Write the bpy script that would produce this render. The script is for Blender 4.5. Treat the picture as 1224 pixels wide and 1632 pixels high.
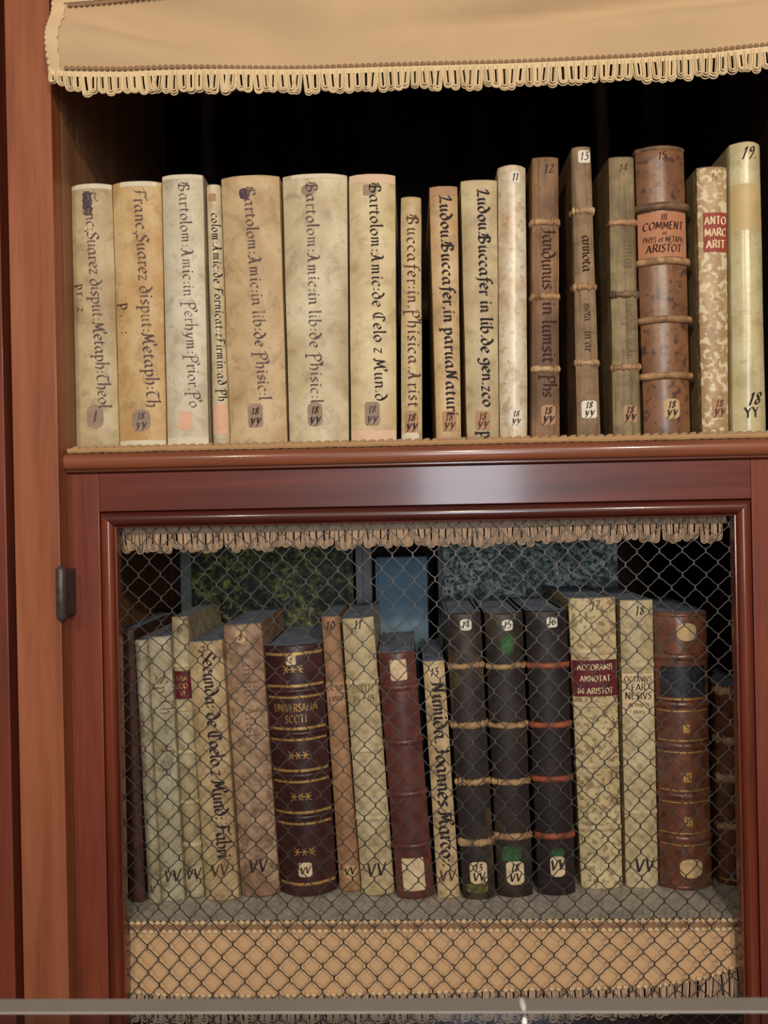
import bpy, bmesh, math, random
from mathutils import Vector, Matrix, noise as mnoise

for o in list(bpy.data.objects): bpy.data.objects.remove(o)
SC = bpy.context.scene
COL = SC.collection

# ------------------------------------------------------------------ camera
F = 1350.0                       # focal length in pixels of the 1224x1632 frame
H = 1.45                         # camera height
CAM = Vector((0, 0, H))
YAW, ROLL = math.radians(1.8), math.radians(1.15)
_c, _s = math.cos(ROLL), math.sin(ROLL)
RGT = Vector((math.cos(YAW), math.sin(YAW), 0)); FWD = Vector((-math.sin(YAW), math.cos(YAW), 0)); UP = Vector((0, 0, 1))
cd = bpy.data.cameras.new('camera'); cam = bpy.data.objects.new('camera', cd); COL.objects.link(cam)
cd.sensor_fit = 'VERTICAL'; cd.sensor_height = 36; cd.lens = F / 1632 * 36
cd.clip_start = 0.02; cd.clip_end = 60
ax = RGT * _c - UP * _s; ay = RGT * _s + UP * _c; az = -FWD
M = Matrix((ax, ay, az)).transposed().to_4x4(); M.translation = CAM
cam.matrix_world = M
cd.dof.use_dof = True; cd.dof.focus_distance = 1.0; cd.dof.aperture_fstop = 13
SC.camera = cam

# ------------------------------------------------------------------ light
w = bpy.data.worlds.new('world'); SC.world = w; w.use_nodes = True
w.node_tree.nodes['Background'].inputs[0].default_value = (0.80, 0.86, 1.0, 1)
w.node_tree.nodes['Background'].inputs[1].default_value = 0.15

def area(name, loc, target, sx, sy, energy, col):
    l = bpy.data.lights.new(name, 'AREA'); l.shape = 'RECTANGLE'; l.size = sx; l.size_y = sy
    l.energy = energy; l.color = col
    o = bpy.data.objects.new(name, l); COL.objects.link(o); o.location = loc
    o.rotation_euler = (Vector(target) - Vector(loc)).to_track_quat('-Z', 'Y').to_euler()
    return o
area('window_daylight', (0.42, -4.0, H + 0.30), (0.0, 1.0, H), 0.68, 1.5, 74, (0.84, 0.91, 1.0))
area('lamp_light', (0.25, -1.75, H + 1.12), (0.0, 1.0, H - 0.25), 0.10, 0.10, 20, (1.0, 0.84, 0.64))
area('lamp_light', (1.00, -1.70, H + 1.12), (0.0, 1.0, H - 0.25), 0.10, 0.10, 26, (1.0, 0.84, 0.64))
area('lamp_light', (-0.80, -1.75, H + 1.12), (0.0, 1.0, H - 0.25), 0.10, 0.10, 15, (1.0, 0.84, 0.64))

SC.view_settings.view_transform = 'Standard'; SC.view_settings.look = 'None'
SC.view_settings.gamma = 1; SC.view_settings.use_curve_mapping = False
SC.view_settings.exposure = 0.0

# ------------------------------------------------------------------ pixels -> place
def ray(px, py):
    u, v = (px - 612) / F, (816 - py) / F
    return RGT * (u * _c + v * _s) + FWD + UP * (-u * _s + v * _c)
def P(px, py, Y):
    d = ray(px, py); return CAM + d * (Y / d.y)
def X(px, py, Y): return P(px, py, Y).x
def Z(px, py, Y): return P(px, py, Y).z
K = 1 / F

# ------------------------------------------------------------------ materials
def lin(r, g, b):
    f = lambda c: ((c / 255) / 12.92 if c / 255 <= 0.04045 else ((c / 255 + 0.055) / 1.055) ** 2.4)
    return (f(r), f(g), f(b), 1)

class NT:
    def __init__(s, name):
        s.m = bpy.data.materials.new(name); s.m.use_nodes = True; s.t = s.m.node_tree; s.n = s.t.nodes
        s.b = s.n['Principled BSDF']
    def new(s, t, **kw):
        n = s.n.new(t)
        for k, v in kw.items(): setattr(n, k, v)
        return n
    def L(s, a, b): s.t.links.new(a, b)
    def coord(s, scale=(1, 1, 1), loc=(0, 0, 0)):
        tc = s.new('ShaderNodeTexCoord'); mp = s.new('ShaderNodeMapping')
        mp.inputs['Scale'].default_value = scale; mp.inputs['Location'].default_value = loc
        s.L(tc.outputs['Object'], mp.inputs['Vector']); return mp.outputs[0]
    def noise(s, vec, scale, detail=4, rough=0.6, dist=0):
        n = s.new('ShaderNodeTexNoise'); n.inputs['Scale'].default_value = scale; n.inputs['Detail'].default_value = detail
        n.inputs['Roughness'].default_value = rough; n.inputs['Distortion'].default_value = dist
        s.L(vec, n.inputs['Vector']); return n.outputs['Fac']
    def ramp(s, fac, stops):
        r = s.new('ShaderNodeValToRGB'); e = r.color_ramp.elements
        while len(e) < len(stops): e.new(0.5)
        for i, (p, c) in enumerate(stops):
            e[i].position = p; e[i].color = c if len(c) == 4 else (*c, 1)
        s.L(fac, r.inputs[0]); return r.outputs[0]
    def mask(s, fac, a, b):
        return s.ramp(fac, [(a, (0, 0, 0, 1)), (b, (1, 1, 1, 1))])
    def mix(s, fac, a, b, blend='MIX'):
        m = s.new('ShaderNodeMix', data_type='RGBA', blend_type=blend)
        for i, v in ((0, fac), (6, a), (7, b)):
            if isinstance(v, (int, float)): m.inputs[i].default_value = v
            elif isinstance(v, tuple): m.inputs[i].default_value = v
            else: s.L(v, m.inputs[i])
        return m.outputs[2]
    def mul(s, a, k):
        m = s.new('ShaderNodeMath', operation='MULTIPLY'); s.L(a, m.inputs[0]); m.inputs[1].default_value = k; return m.outputs[0]
    def bump(s, h, strength, dist=0.001):
        b = s.new('ShaderNodeBump'); b.inputs['Strength'].default_value = strength; b.inputs['Distance'].default_value = dist
        s.L(h, b.inputs['Height']); s.L(b.outputs[0], s.b.inputs['Normal'])
    def done(s, col=None, rough=0.6, spec=0.5, metal=0.0, coat=0.0, coat_rough=0.2):
        if col is not None:
            if isinstance(col, tuple): s.b.inputs['Base Color'].default_value = col
            else: s.L(col, s.b.inputs['Base Color'])
        s.b.inputs['Roughness'].default_value = rough; s.b.inputs['Specular IOR Level'].default_value = spec
        s.b.inputs['Metallic'].default_value = metal
        s.b.inputs['Coat Weight'].default_value = coat; s.b.inputs['Coat Roughness'].default_value = coat_rough
        return s.m

def wood(name, axis, dark, mid, light, rough=0.42, coat=0.25, seed=0.0):
    t = NT(name)
    sc = {'z': (34, 34, 2.0), 'x': (2.0, 34, 34), 'y': (34, 2.0, 34)}[axis]
    v = t.coord(sc, (seed * 3.1, seed * 1.7, seed))
    g = t.noise(v, 1.0, 6, 0.62, 0.5)
    c = t.ramp(g, [(0.28, dark), (0.5, mid), (0.75, light)])
    v2 = t.coord(tuple(k * 7 for k in sc), (seed, 0, 0))
    f = t.noise(v2, 1.0, 2, 0.5)
    c = t.mix(t.mul(t.mask(f, 0.56, 0.72), 0.30), c, dark)
    v3 = t.coord((1, 1, 1), (seed, seed, 0))
    big = t.noise(v3, 3.0, 2)
    c = t.mix(t.mul(t.mask(big, 0.4, 0.7), 0.25), c, mid)
    t.bump(f, 0.08, 0.0004)
    return t.done(c, rough, 0.28, 0, coat, 0.12)

W_D, W_M, W_L = lin(112, 60, 38), lin(148, 84, 54), lin(168, 102, 68)
WOOD_Z = wood('cherry_wood_upright', 'z', W_D, W_M, W_L, rough=0.5, coat=0.05)
WOOD_Z2 = wood('cherry_wood_upright_darker', 'z', lin(90, 41, 28), lin(122, 58, 40), lin(142, 72, 50), rough=0.48, coat=0.06, seed=4)
WOOD_X = wood('cherry_wood_rail', 'x', lin(76, 33, 24), lin(104, 48, 36), lin(124, 62, 46), rough=0.34, coat=0.35, seed=2)
WOOD_XN = wood('cherry_wood_nosing', 'x', lin(104, 54, 34), lin(134, 76, 50), lin(156, 92, 62), rough=0.34, coat=0.4, seed=7)
WOOD_B = wood('walnut_bead', 'z', lin(74, 30, 18), lin(114, 52, 30), lin(140, 68, 40), rough=0.3, coat=0.5, seed=9)
WOOD_BX = wood('walnut_bead_cross', 'x', lin(62, 26, 18), lin(84, 36, 26), lin(104, 48, 34), rough=0.3, coat=0.5, seed=11)
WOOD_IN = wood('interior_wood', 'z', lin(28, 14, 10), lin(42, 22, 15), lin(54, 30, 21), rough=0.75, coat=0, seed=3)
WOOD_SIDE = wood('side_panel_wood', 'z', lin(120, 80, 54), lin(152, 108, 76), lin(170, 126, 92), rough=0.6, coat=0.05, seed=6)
WOOD_FL = wood('parquet_wood', 'x', lin(80, 52, 34), lin(110, 74, 48), lin(130, 90, 60), rough=0.4, coat=0.2, seed=12)

def plain(name, col, rough=0.7, metal=0.0, spec=0.4, var=0.12, scale=60):
    t = NT(name); v = t.coord(); n = t.noise(v, scale, 4)
    d = tuple(c * (1 - var) for c in col[:3]) + (1,); l = tuple(min(1, c * (1 + var)) for c in col[:3]) + (1,)
    c = t.ramp(n, [(0.3, d), (0.7, l)])
    return t.done(c, rough, spec, metal)

def cloth_mat(name, col):
    t = NT(name); v = t.coord()
    n = t.noise(v, 9, 3); d = tuple(c * 0.90 for c in col[:3]) + (1,)
    c = t.ramp(n, [(0.3, d), (0.7, col)])
    wv = t.coord((900, 900, 900)); f = t.noise(wv, 1.0, 2)
    c = t.mix(t.mul(f, 0.25), c, tuple(k * 0.75 for k in col[:3]) + (1,))
    t.bump(f, 0.25, 0.0005)
    t.b.inputs['Sheen Weight'].default_value = 0.15
    return t.done(c, 0.85, 0.2)

CLOTH2 = cloth_mat('tan_cloth_lower', lin(214, 172, 128))
CLOTH = cloth_mat('tan_cloth', lin(206, 174, 134))
FRINGE = cloth_mat('fringe_thread', lin(232, 206, 160))
FRINGE2 = cloth_mat('fringe_thread_brown', lin(200, 168, 138))
BRAID = cloth_mat('braid_thread', lin(222, 192, 148))
BRAID_D = cloth_mat('braid_brown_and_shadow', lin(152, 116, 86))  # brown braid thread, also the painted shadow dots on the upper valance
ROPE = cloth_mat('cord_thread', lin(176, 140, 100))
ROPE_B = cloth_mat('cord_braid_thread', lin(184, 144, 100))
WIRE = plain('galvanised_wire', lin(82, 76, 69), 0.42, 0.6, 0.5, 0.3, 300)
IRON = plain('hinge_iron', lin(76, 66, 64), 0.42, 0.25, 0.5, 0.3, 120)
GOLD = plain('gilt', lin(206, 164, 92), 0.38, 0.55, 0.5, 0.4, 500)
PAPER_E = plain('page_edge_paper', lin(150, 124, 92), 0.9, 0, 0.2, 0.25, 250)
DUST = plain('dusty_page_tops', lin(122, 134, 154), 0.95, 0, 0.1, 0.3, 45)
DUST_SHELF = plain('dusty_shelf', lin(176, 168, 156), 0.95, 0, 0.1, 0.2, 30)

def ink(name, col, wear=0.5, scale=260):
    """old ink, rubbed thin in places"""
    t = NT(name); v = t.coord(); n = t.noise(v, scale, 4, 0.65); m = t.noise(v, 55, 2)
    c = t.ramp(n, [(0.3, col), (0.75, tuple(min(1, k * 1.7) for k in col[:3]) + (1,))])
    a = t.mix(0.5, n, m); lo = 0.60 - 0.22 * wear
    al = t.ramp(a, [(lo, (1, 1, 1, 1)), (lo + 0.16, (1 - 0.95 * wear,) * 3 + (1,))])
    t.L(al, t.b.inputs['Alpha']); return t.done(c, 0.8, 0.15)
INK = ink('ink_black', lin(46, 36, 38), 0.45); INKB = ink('ink_brown', lin(82, 56, 44), 0.55); INKF = ink('ink_faded_violet', lin(88, 72, 70), 0.7)
INKP = ink('ink_pale_brown', lin(112, 88, 66), 0.8); INKV = ink('ink_violet', lin(74, 60, 74), 0.7); INKD = ink('ink_umber', lin(56, 34, 28), 0.55)
CREAM_INK = ink('lettering_cream', lin(222, 190, 152), 0.5)
LBL_W = plain('label_white_paper', lin(226, 218, 200), 0.8, 0, 0.2, 0.06, 80)
LBL_C = plain('label_cream_paper', lin(214, 190, 152), 0.8, 0, 0.2, 0.08, 80)
LBL_O = plain('label_ochre_paper', lin(196, 166, 120), 0.8, 0, 0.2, 0.10, 80)
LBL_V = ink('label_violet_grey_stain', lin(142, 122, 104), 0.6, 120)
LBL_T = plain('label_brown_paper', lin(176, 138, 106), 0.8, 0, 0.2, 0.10, 60)
LBL_K = plain('label_pink_paper', lin(222, 174, 146), 0.8, 0, 0.2, 0.10, 60)
LBL_R = plain('label_red_leather', lin(150, 66, 52), 0.6, 0, 0.3, 0.18, 120)
LBL_M = plain('label_maroon_leather', lin(98, 32, 38), 0.6, 0, 0.3, 0.18, 120)
LBL_N = plain('label_black_leather', lin(40, 39, 44), 0.45, 0, 0.4, 0.9, 260)
LBL_A = plain('label_orange_leather', lin(182, 124, 90), 0.6, 0, 0.3, 0.10, 70)
STAIN_G = ink('green_mould', lin(62, 104, 62), 0.85, 150)
PATCH_C = plain('pale_patch', lin(218, 206, 178), 0.8, 0, 0.2, 0.08, 60)
PATCH_P = plain('pink_patch', lin(222, 188, 160), 0.8, 0, 0.2, 0.06, 40)

def leather(name, base, alt, stain=None, spots=None, rough=0.55, spec=0.4, seed=0.0, scale=16, stain_amt=0.6, spot_scale=130, spot_lo=0.58, spot_hi=0.64, spot_amt=0.9, streak=0.0, dirt_shadow=0.5):
    """aged vellum or leather: two tones, broad stains, optional mottling"""
    t = NT(name); off = (seed * 1.37, seed * 2.11, seed * 0.73)
    v = t.coord((1, 1, 1), off)
    n1 = t.noise(v, scale, 5, 0.6, 0.3)
    c = t.ramp(n1, [(0.30, alt), (0.62, base)])
    if stain:
        n2 = t.noise(t.coord((1, 1, 0.6), tuple(k + 5 for k in off)), scale * 0.7, 3, 0.65, 0.4)
        c = t.mix(t.mul(t.mask(n2, 0.50, 0.66), stain_amt), c, stain)
    if dirt_shadow:
        dn = t.noise(v, 48, 4, 0.7, 0.5)
        c = t.mix(t.mul(t.mask(dn, 0.50, 0.68), dirt_shadow), c, tuple(k * 0.55 for k in alt[:3]) + (1,))
    fine = t.noise(v, 240, 3)
    c = t.mix(t.mul(t.mask(fine, 0.55, 0.75), 0.25), c, tuple(k * 0.6 for k in alt[:3]) + (1,))
    if streak:
        st = t.noise(t.coord((300, 300, 14), off), 1.0, 3)
        c = t.mix(t.mul(t.mask(st, 0.5, 0.66), streak), c, tuple(k * 0.45 for k in alt[:3]) + (1,))
    if spots:
        n3 = t.noise(v, spot_scale, 2, 0.45, 0.2)
        c = t.mix(t.mul(t.mask(n3, spot_lo, spot_hi), spot_amt), c, spots)
    h = t.noise(v, 160, 4)
    t.bump(h, 0.25, 0.0006)
    return t.done(c, rough, spec, 0, 0.0)

# ------------------------------------------------------------------ mesh builder
class MB:
    def __init__(s): s.v = []; s.f = []; s.mi = []
    def add(s, vs, fs, mi=0):
        o = len(s.v); s.v += [tuple(p) for p in vs]
        for f in fs: s.f.append(tuple(i + o for i in f)); s.mi.append(mi)
    def box(s, x0, x1, y0, y1, z0, z1, mi=0, top=None, bevel=0.0):
        if bevel:
            bm = bmesh.new(); bmesh.ops.create_cube(bm, size=1)
            for p in bm.verts:
                p.co = Vector((x0 + (p.co.x + .5) * (x1 - x0), y0 + (p.co.y + .5) * (y1 - y0), z0 + (p.co.z + .5) * (z1 - z0)))
            bmesh.ops.bevel(bm, geom=list(bm.edges), offset=bevel, segments=2, affect='EDGES', profile=0.5)
            bm.verts.index_update()
            s.add([p.co.copy() for p in bm.verts], [[q.index for q in f.verts] for f in bm.faces], mi); bm.free(); return
        vs = [(x0, y0, z0), (x1, y0, z0), (x1, y1, z0), (x0, y1, z0), (x0, y0, z1), (x1, y0, z1), (x1, y1, z1), (x0, y1, z1)]
        s.add(vs, [(3, 2, 1, 0), (0, 1, 5, 4), (1, 2, 6, 5), (2, 3, 7, 6), (3, 0, 4, 7)], mi)
        s.add(vs[4:], [(0, 1, 2, 3)], mi if top is None else top)
    def grid(s, rows, mi=0, flip=False):
        n = len(rows[0]); vs = [p for r in rows for p in r]; fs = []
        for i in range(len(rows) - 1):
            for j in range(n - 1):
                q = (i * n + j, i * n + j + 1, (i + 1) * n + j + 1, (i + 1) * n + j)
                fs.append(q[::-1] if flip else q)
        s.add(vs, fs, mi)
    def tube(s, pts, r, n=6, mi=0, caps=True, flat=1.0):
        pts = [Vector(p) for p in pts]; m = len(pts); rs = r if isinstance(r, (list, tuple)) else [r] * m
        vs = []; prev = None
        for i in range(m):
            d = (pts[min(i + 1, m - 1)] - pts[max(i - 1, 0)])
            if d.length < 1e-9: d = Vector((0, 0, 1))
            d.normalize()
            a = prev if prev is not None else (Vector((0, 1, 0)) if abs(d.y) < 0.9 else Vector((1, 0, 0)))
            a = (a - d * a.dot(d)); a.normalize(); prev = a
            b = d.cross(a)
            for k in range(n):
                th = 2 * math.pi * k / n
                vs.append(pts[i] + a * (math.cos(th) * rs[i] * flat) + b * (math.sin(th) * rs[i]))
        fs = [(i * n + k, i * n + (k + 1) % n, (i + 1) * n + (k + 1) % n, (i + 1) * n + k) for i in range(m - 1) for k in range(n)]
        if caps: fs += [tuple(range(n))[::-1], tuple((m - 1) * n + k for k in range(n))]
        s.add(vs, fs, mi)
    def blob(s, c, rx, ry, rz, n=8, m=5, rot=0.0, mi=0):
        vs = []; cr, sr = math.cos(rot), math.sin(rot)
        for i in range(m + 1):
            ph = math.pi * i / m
            for k in range(n):
                th = 2 * math.pi * k / n
                x, y, z = rx * math.sin(ph) * math.cos(th), ry * math.sin(ph) * math.sin(th), rz * math.cos(ph)
                vs.append((c[0] + x * cr + z * sr, c[1] + y, c[2] - x * sr + z * cr))
        fs = [(i * n + k, (i + 1) * n + k, (i + 1) * n + (k + 1) % n, i * n + (k + 1) % n) for i in range(m) for k in range(n)]
        s.add(vs, fs, mi)
    def build(s, name, mats, parent=None, smooth=True, sharp=40):
        me = bpy.data.meshes.new(name); me.from_pydata(s.v, [], s.f)
        if not isinstance(mats, (list, tuple)): mats = [mats]
        for m in mats: me.materials.append(m)
        for p, i in zip(me.polygons, s.mi): p.material_index = i
        bm = bmesh.new(); bm.from_mesh(me)
        bmesh.ops.remove_doubles(bm, verts=bm.verts, dist=1e-6)
        bm.to_mesh(me); bm.free()
        if smooth:
            for p in me.polygons: p.use_smooth = True
            me.set_sharp_from_angle(angle=math.radians(sharp))
        o = bpy.data.objects.new(name, me); COL.objects.link(o)
        if parent: o.parent = parent
        return o

def empty(name, label, cat, loc=(0, 0, 0), group=None):
    o = bpy.data.objects.new(name, None); COL.objects.link(o); o.location = loc; o.empty_display_size = 0.05
    o['label'] = label; o['category'] = cat
    if group: o['group'] = group
    return o
def rel(mb, root):
    ox, oy, oz = root.location; mb.v = [(x - ox, y - oy, z - oz) for x, y, z in mb.v]; return mb

# ------------------------------------------------------------------ pen letters
def _g(adv, s): return (adv / 100, [[tuple(float(c) / 100 for c in q.split(',')) for q in st.split()] for st in s.split('|')])
SCRIPT = {k: _g(*v) for k, v in {
 'a': (98, '72,86 42,100 12,70 12,28 35,2 68,30|72,100 70,25 92,3'),
 'b': (90, '5,158 18,170 14,80 16,15 45,0 74,30 74,75 48,100 16,78'),
 'c': (76, '68,84 45,100 12,70 12,30 40,0 68,14'),
 'd': (90, '8,165 35,150 70,95 74,35 42,0 12,28 14,70 42,100 66,88'),
 'e': (78, '14,48 66,62 58,94 36,100 10,68 12,26 40,0 70,16'),
 'f': (66, '80,158 55,172 36,140 32,50 26,-30 2,-62|4,98 66,98'),
 'g': (88, '70,86 42,100 12,72 16,38 45,26 70,50|72,100 72,8 52,-48 18,-50 4,-32'),
 'h': (90, '4,158 16,170 16,0|16,76 45,100 70,78 70,28 58,-14'),
 'i': (46, '4,86 18,100 18,20 36,4|18,150 28,136'),
 'l': (44, '4,158 17,170 17,24 36,3'),
 'm': (124, '4,86 18,100 18,0|18,80 44,100 58,80 58,0|58,80 84,100 98,80 98,20 114,4'),
 'n': (90, '4,86 18,100 18,0|18,80 46,100 66,78 66,20 84,4'),
 'o': (86, '42,100 12,70 14,25 42,0 74,30 72,74 42,100'),
 'p': (88, '4,88 18,100 18,-58|18,80 48,100 74,70 72,26 45,0 18,14|0,-58 42,-58'),
 'r': (64, '4,87 18,100 18,10 34,0|18,74 42,100 60,86'),
 's': (70, '60,88 36,100 12,78 36,52 60,26 38,0 8,12'),
 't': (62, '24,130 22,24 40,0 58,12|2,98 54,98'),
 'u': (92, '4,87 18,100 18,24 38,0 66,22|68,100 68,20 86,3'),
 'x': (80, '6,96 30,90 60,8 80,6|72,98 50,70 10,4'),
 'y': (84, '4,88 20,100 28,40 46,8|76,100 58,30 32,-38 2,-55'),
 'z': (74, '6,98 64,98|64,98 8,3|8,3 68,3'),
 '&': (74, '8,94 64,96|64,96 36,50 14,4 60,0'),
 ':': (46, '16,24 26,12|16,88 26,76'), '.': (42, '14,14 24,2'), ',': (42, '16,16 24,4 10,-22'),
 'A': (118, '0,14 20,0 44,50 62,150|62,150 78,34 92,4 114,16|28,62 76,62|62,150 40,166 22,150'),
 'B': (112, '34,150 30,0|-6,108 14,152 66,154 84,122 36,84|36,84 90,64 90,20 50,0 2,16|34,150 8,100 -6,40'),
 'C': (112, '104,128 70,160 22,130 8,66 28,12 70,0 104,24|58,156 54,10'),
 'D': (110, '22,150 22,0|0,140 50,156 100,110 96,40 60,0 2,6'),
 'F': (100, '38,148 32,30 0,-10|-6,120 32,158 108,150 130,180|14,80 78,86'),
 'I': (64, '4,140 30,156 32,24 -4,0|10,84 56,84'),
 'L': (92, '10,110 34,158 52,130 26,20|26,20 8,0 50,8 92,0'),
 'M': (140, '-4,10 18,0 28,150|28,150 62,30|62,30 96,152|96,152 104,20 134,2|96,152 128,176 140,140 120,130'),
 'N': (122, '0,0 20,10 26,150|26,150 84,6|84,6 90,150 116,160'),
 'P': (104, '26,150 24,-55|-8,120 20,156 74,152 92,112 66,70 26,74|4,-55 56,-55|74,152 104,184 124,150 104,130'),
 'Q': (112, '50,152 10,110 16,40 54,0 96,50 90,116 50,152|50,40 110,-20'),
 'S': (92, '92,130 56,160 18,126 50,86 86,46 50,0 4,14 -14,-40'),
 'T': (100, '-6,128 20,154 92,150 110,166|52,150 20,90 30,20 64,0 92,18'),
 'Z': (96, '4,150 84,150|84,150 6,2|6,2 88,2'),
 ' ': (46, ''), '|': (10, ''),
}.items() if v[1]}
SCRIPT[' '] = (0.46, [])
ROMAN = {k: _g(*v) for k, v in {
 'A': (100, '4,0 48,150|48,150 94,0|22,52 76,52'), 'B': (90, '14,0 14,150|14,150 62,146 66,92 14,80|14,80 76,72 76,10 14,0'),
 'C': (98, '88,126 54,152 14,112 14,40 54,-2 88,24'), 'D': (104, '14,0 14,150|14,150 70,142 94,76 70,8 14,0'),
 'E': (82, '14,0 14,150|14,150 72,150|14,80 62,80|14,0 74,0'), 'F': (78, '14,0 14,150|14,150 72,150|14,80 60,80'),
 'H': (104, '14,0 14,150|88,0 88,150|14,78 88,78'), 'I': (36, '18,0 18,150'), 'L': (78, '14,150 14,0|14,0 72,0'),
 'M': (122, '10,0 18,150|18,150 60,30|60,30 102,150|102,150 110,0'), 'N': (106, '14,0 14,150|14,150 88,0|88,0 88,150'),
 'O': (110, '54,152 12,110 12,40 54,-2 98,40 98,110 54,152'), 'P': (86, '14,0 14,150|14,150 70,146 72,78 14,70'),
 'R': (94, '14,0 14,150|14,150 68,146 70,82 14,76|46,78 90,0'), 'S': (80, '68,130 40,152 12,120 40,82 70,42 40,-2 8,20'),
 'T': (90, '45,0 45,150|4,150 86,150'), 'U': (100, '14,150 16,30 50,-2 84,30 86,150'), 'V': (98, '4,150 48,0|48,0 92,150'),
 'X': (92, '4,150 86,0|84,150 4,0'), 'Y': (90, '4,150 44,76|84,150 44,76|44,76 44,0'), '.': (36, '12,10 20,2'),
 'n': (84, '14,0 14,95|14,76 42,98 66,76 66,0'), 'i': (36, '16,0 16,95|14,140 22,130'), 'e': (84, '12,50 72,58 42,98 12,50 42,0 74,18'),
 't': (56, '26,140 24,16 50,2|4,98 52,98'),
 '0': (84, '42,150 10,80 42,0 74,80 42,150'), '1': (56, '10,116 34,150|34,150 26,-10'), '2': (84, '10,120 42,150 70,118 8,2|8,2 78,4'),
 '3': (80, '12,148 66,148|66,148 34,92|34,92 72,70 58,6 10,2'), '4': (88, '58,0 60,150|60,150 6,46|6,46 82,46'),
 '5': (80, '68,148 20,148|20,148 14,88|14,88 66,80 66,10 10,4'), '6': (80, '64,148 22,90 12,30 42,0 70,34 46,76 16,52'),
 '7': (80, '8,148 72,148|72,148 26,-10'), '8': (82, '42,150 14,116 66,40 40,0 12,36 68,114 42,150'), '9': (80, '66,110 40,150 12,112 38,78 66,110 60,50 38,-20'),
 'y': (84, '6,100 20,96 36,22|78,104 54,30 26,-30 4,-44'), ' ': (46, ''),
}.items() if v[1]}
ROMAN[' '] = (0.46, [])
ROMAN = {k: (a + 0.14, b) for k, (a, b) in ROMAN.items()}

def catmull(pts, n=4):
    if len(pts) < 3: 
        a, b = pts; return [(a[0] + (b[0] - a[0]) * i / 3, a[1] + (b[1] - a[1]) * i / 3) for i in range(4)]
    P_ = [pts[0]] + list(pts) + [pts[-1]]; out = []
    for i in range(1, len(P_) - 2):
        p0, p1, p2, p3 = P_[i - 1], P_[i], P_[i + 1], P_[i + 2]
        for k in range(n):
            t = k / n
            out.append(tuple(0.5 * (2 * p1[j] + (p2[j] - p0[j]) * t + (2 * p0[j] - 5 * p1[j] + 4 * p2[j] - p3[j]) * t * t + (3 * p1[j] - p0[j] - 3 * p2[j] + p3[j]) * t ** 3) for j in (0, 1)))
    out.append(pts[-1]); return out

_ink_layer = [0]
def write(mb, text, size, fn, font=SCRIPT, nib=0.17, ang=40, thin=0.045, length=None, center=False, slant=0.0, seed=1):
    """broad-nib pen strokes; fn(u, v, lift) gives the point on the surface, size = x-height"""
    rnd = random.Random(seed)
    adv = sum(font.get(c, (0.5, []))[0] for c in text)
    sx = (length / (adv * size)) if length else 1.0
    u = -adv * sx * size / 2 if center else 0.0
    a = math.radians(ang); nx, ny = math.cos(a) * nib / 2, math.sin(a) * nib / 2
    for c in text:
        if c not in font: u += 0.5 * size * sx; continue
        w_, strokes = font[c]
        jit = rnd.uniform(-0.04, 0.04)
        for st in strokes:
            pts = catmull(st)
            _ink_layer[0] = (_ink_layer[0] + 1) % 9
            lift = 0.00025 + _ink_layer[0] * 0.000018
            L_, R_ = [], []
            for i, p in enumerate(pts):
                d0 = (pts[min(i + 1, len(pts) - 1)][0] - pts[max(i - 1, 0)][0], pts[min(i + 1, len(pts) - 1)][1] - pts[max(i - 1, 0)][1])
                l = math.hypot(*d0) or 1; px_, py_ = -d0[1] / l * thin / 2, d0[0] / l * thin / 2
                sg = 1 if (nx * px_ + ny * py_) >= 0 else -1
                ox, oy = nx + sg * px_, ny + sg * py_
                def q(x, y):
                    y += jit; x += slant * y
                    return fn(u + x * size * (sx if sx < 1.15 else 1.15), y * size, lift)
                L_.append(q(p[0] - ox, p[1] - oy)); R_.append(q(p[0] + ox, p[1] + oy))
            mb.grid([L_, R_])
        u += w_ * size * sx

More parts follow.
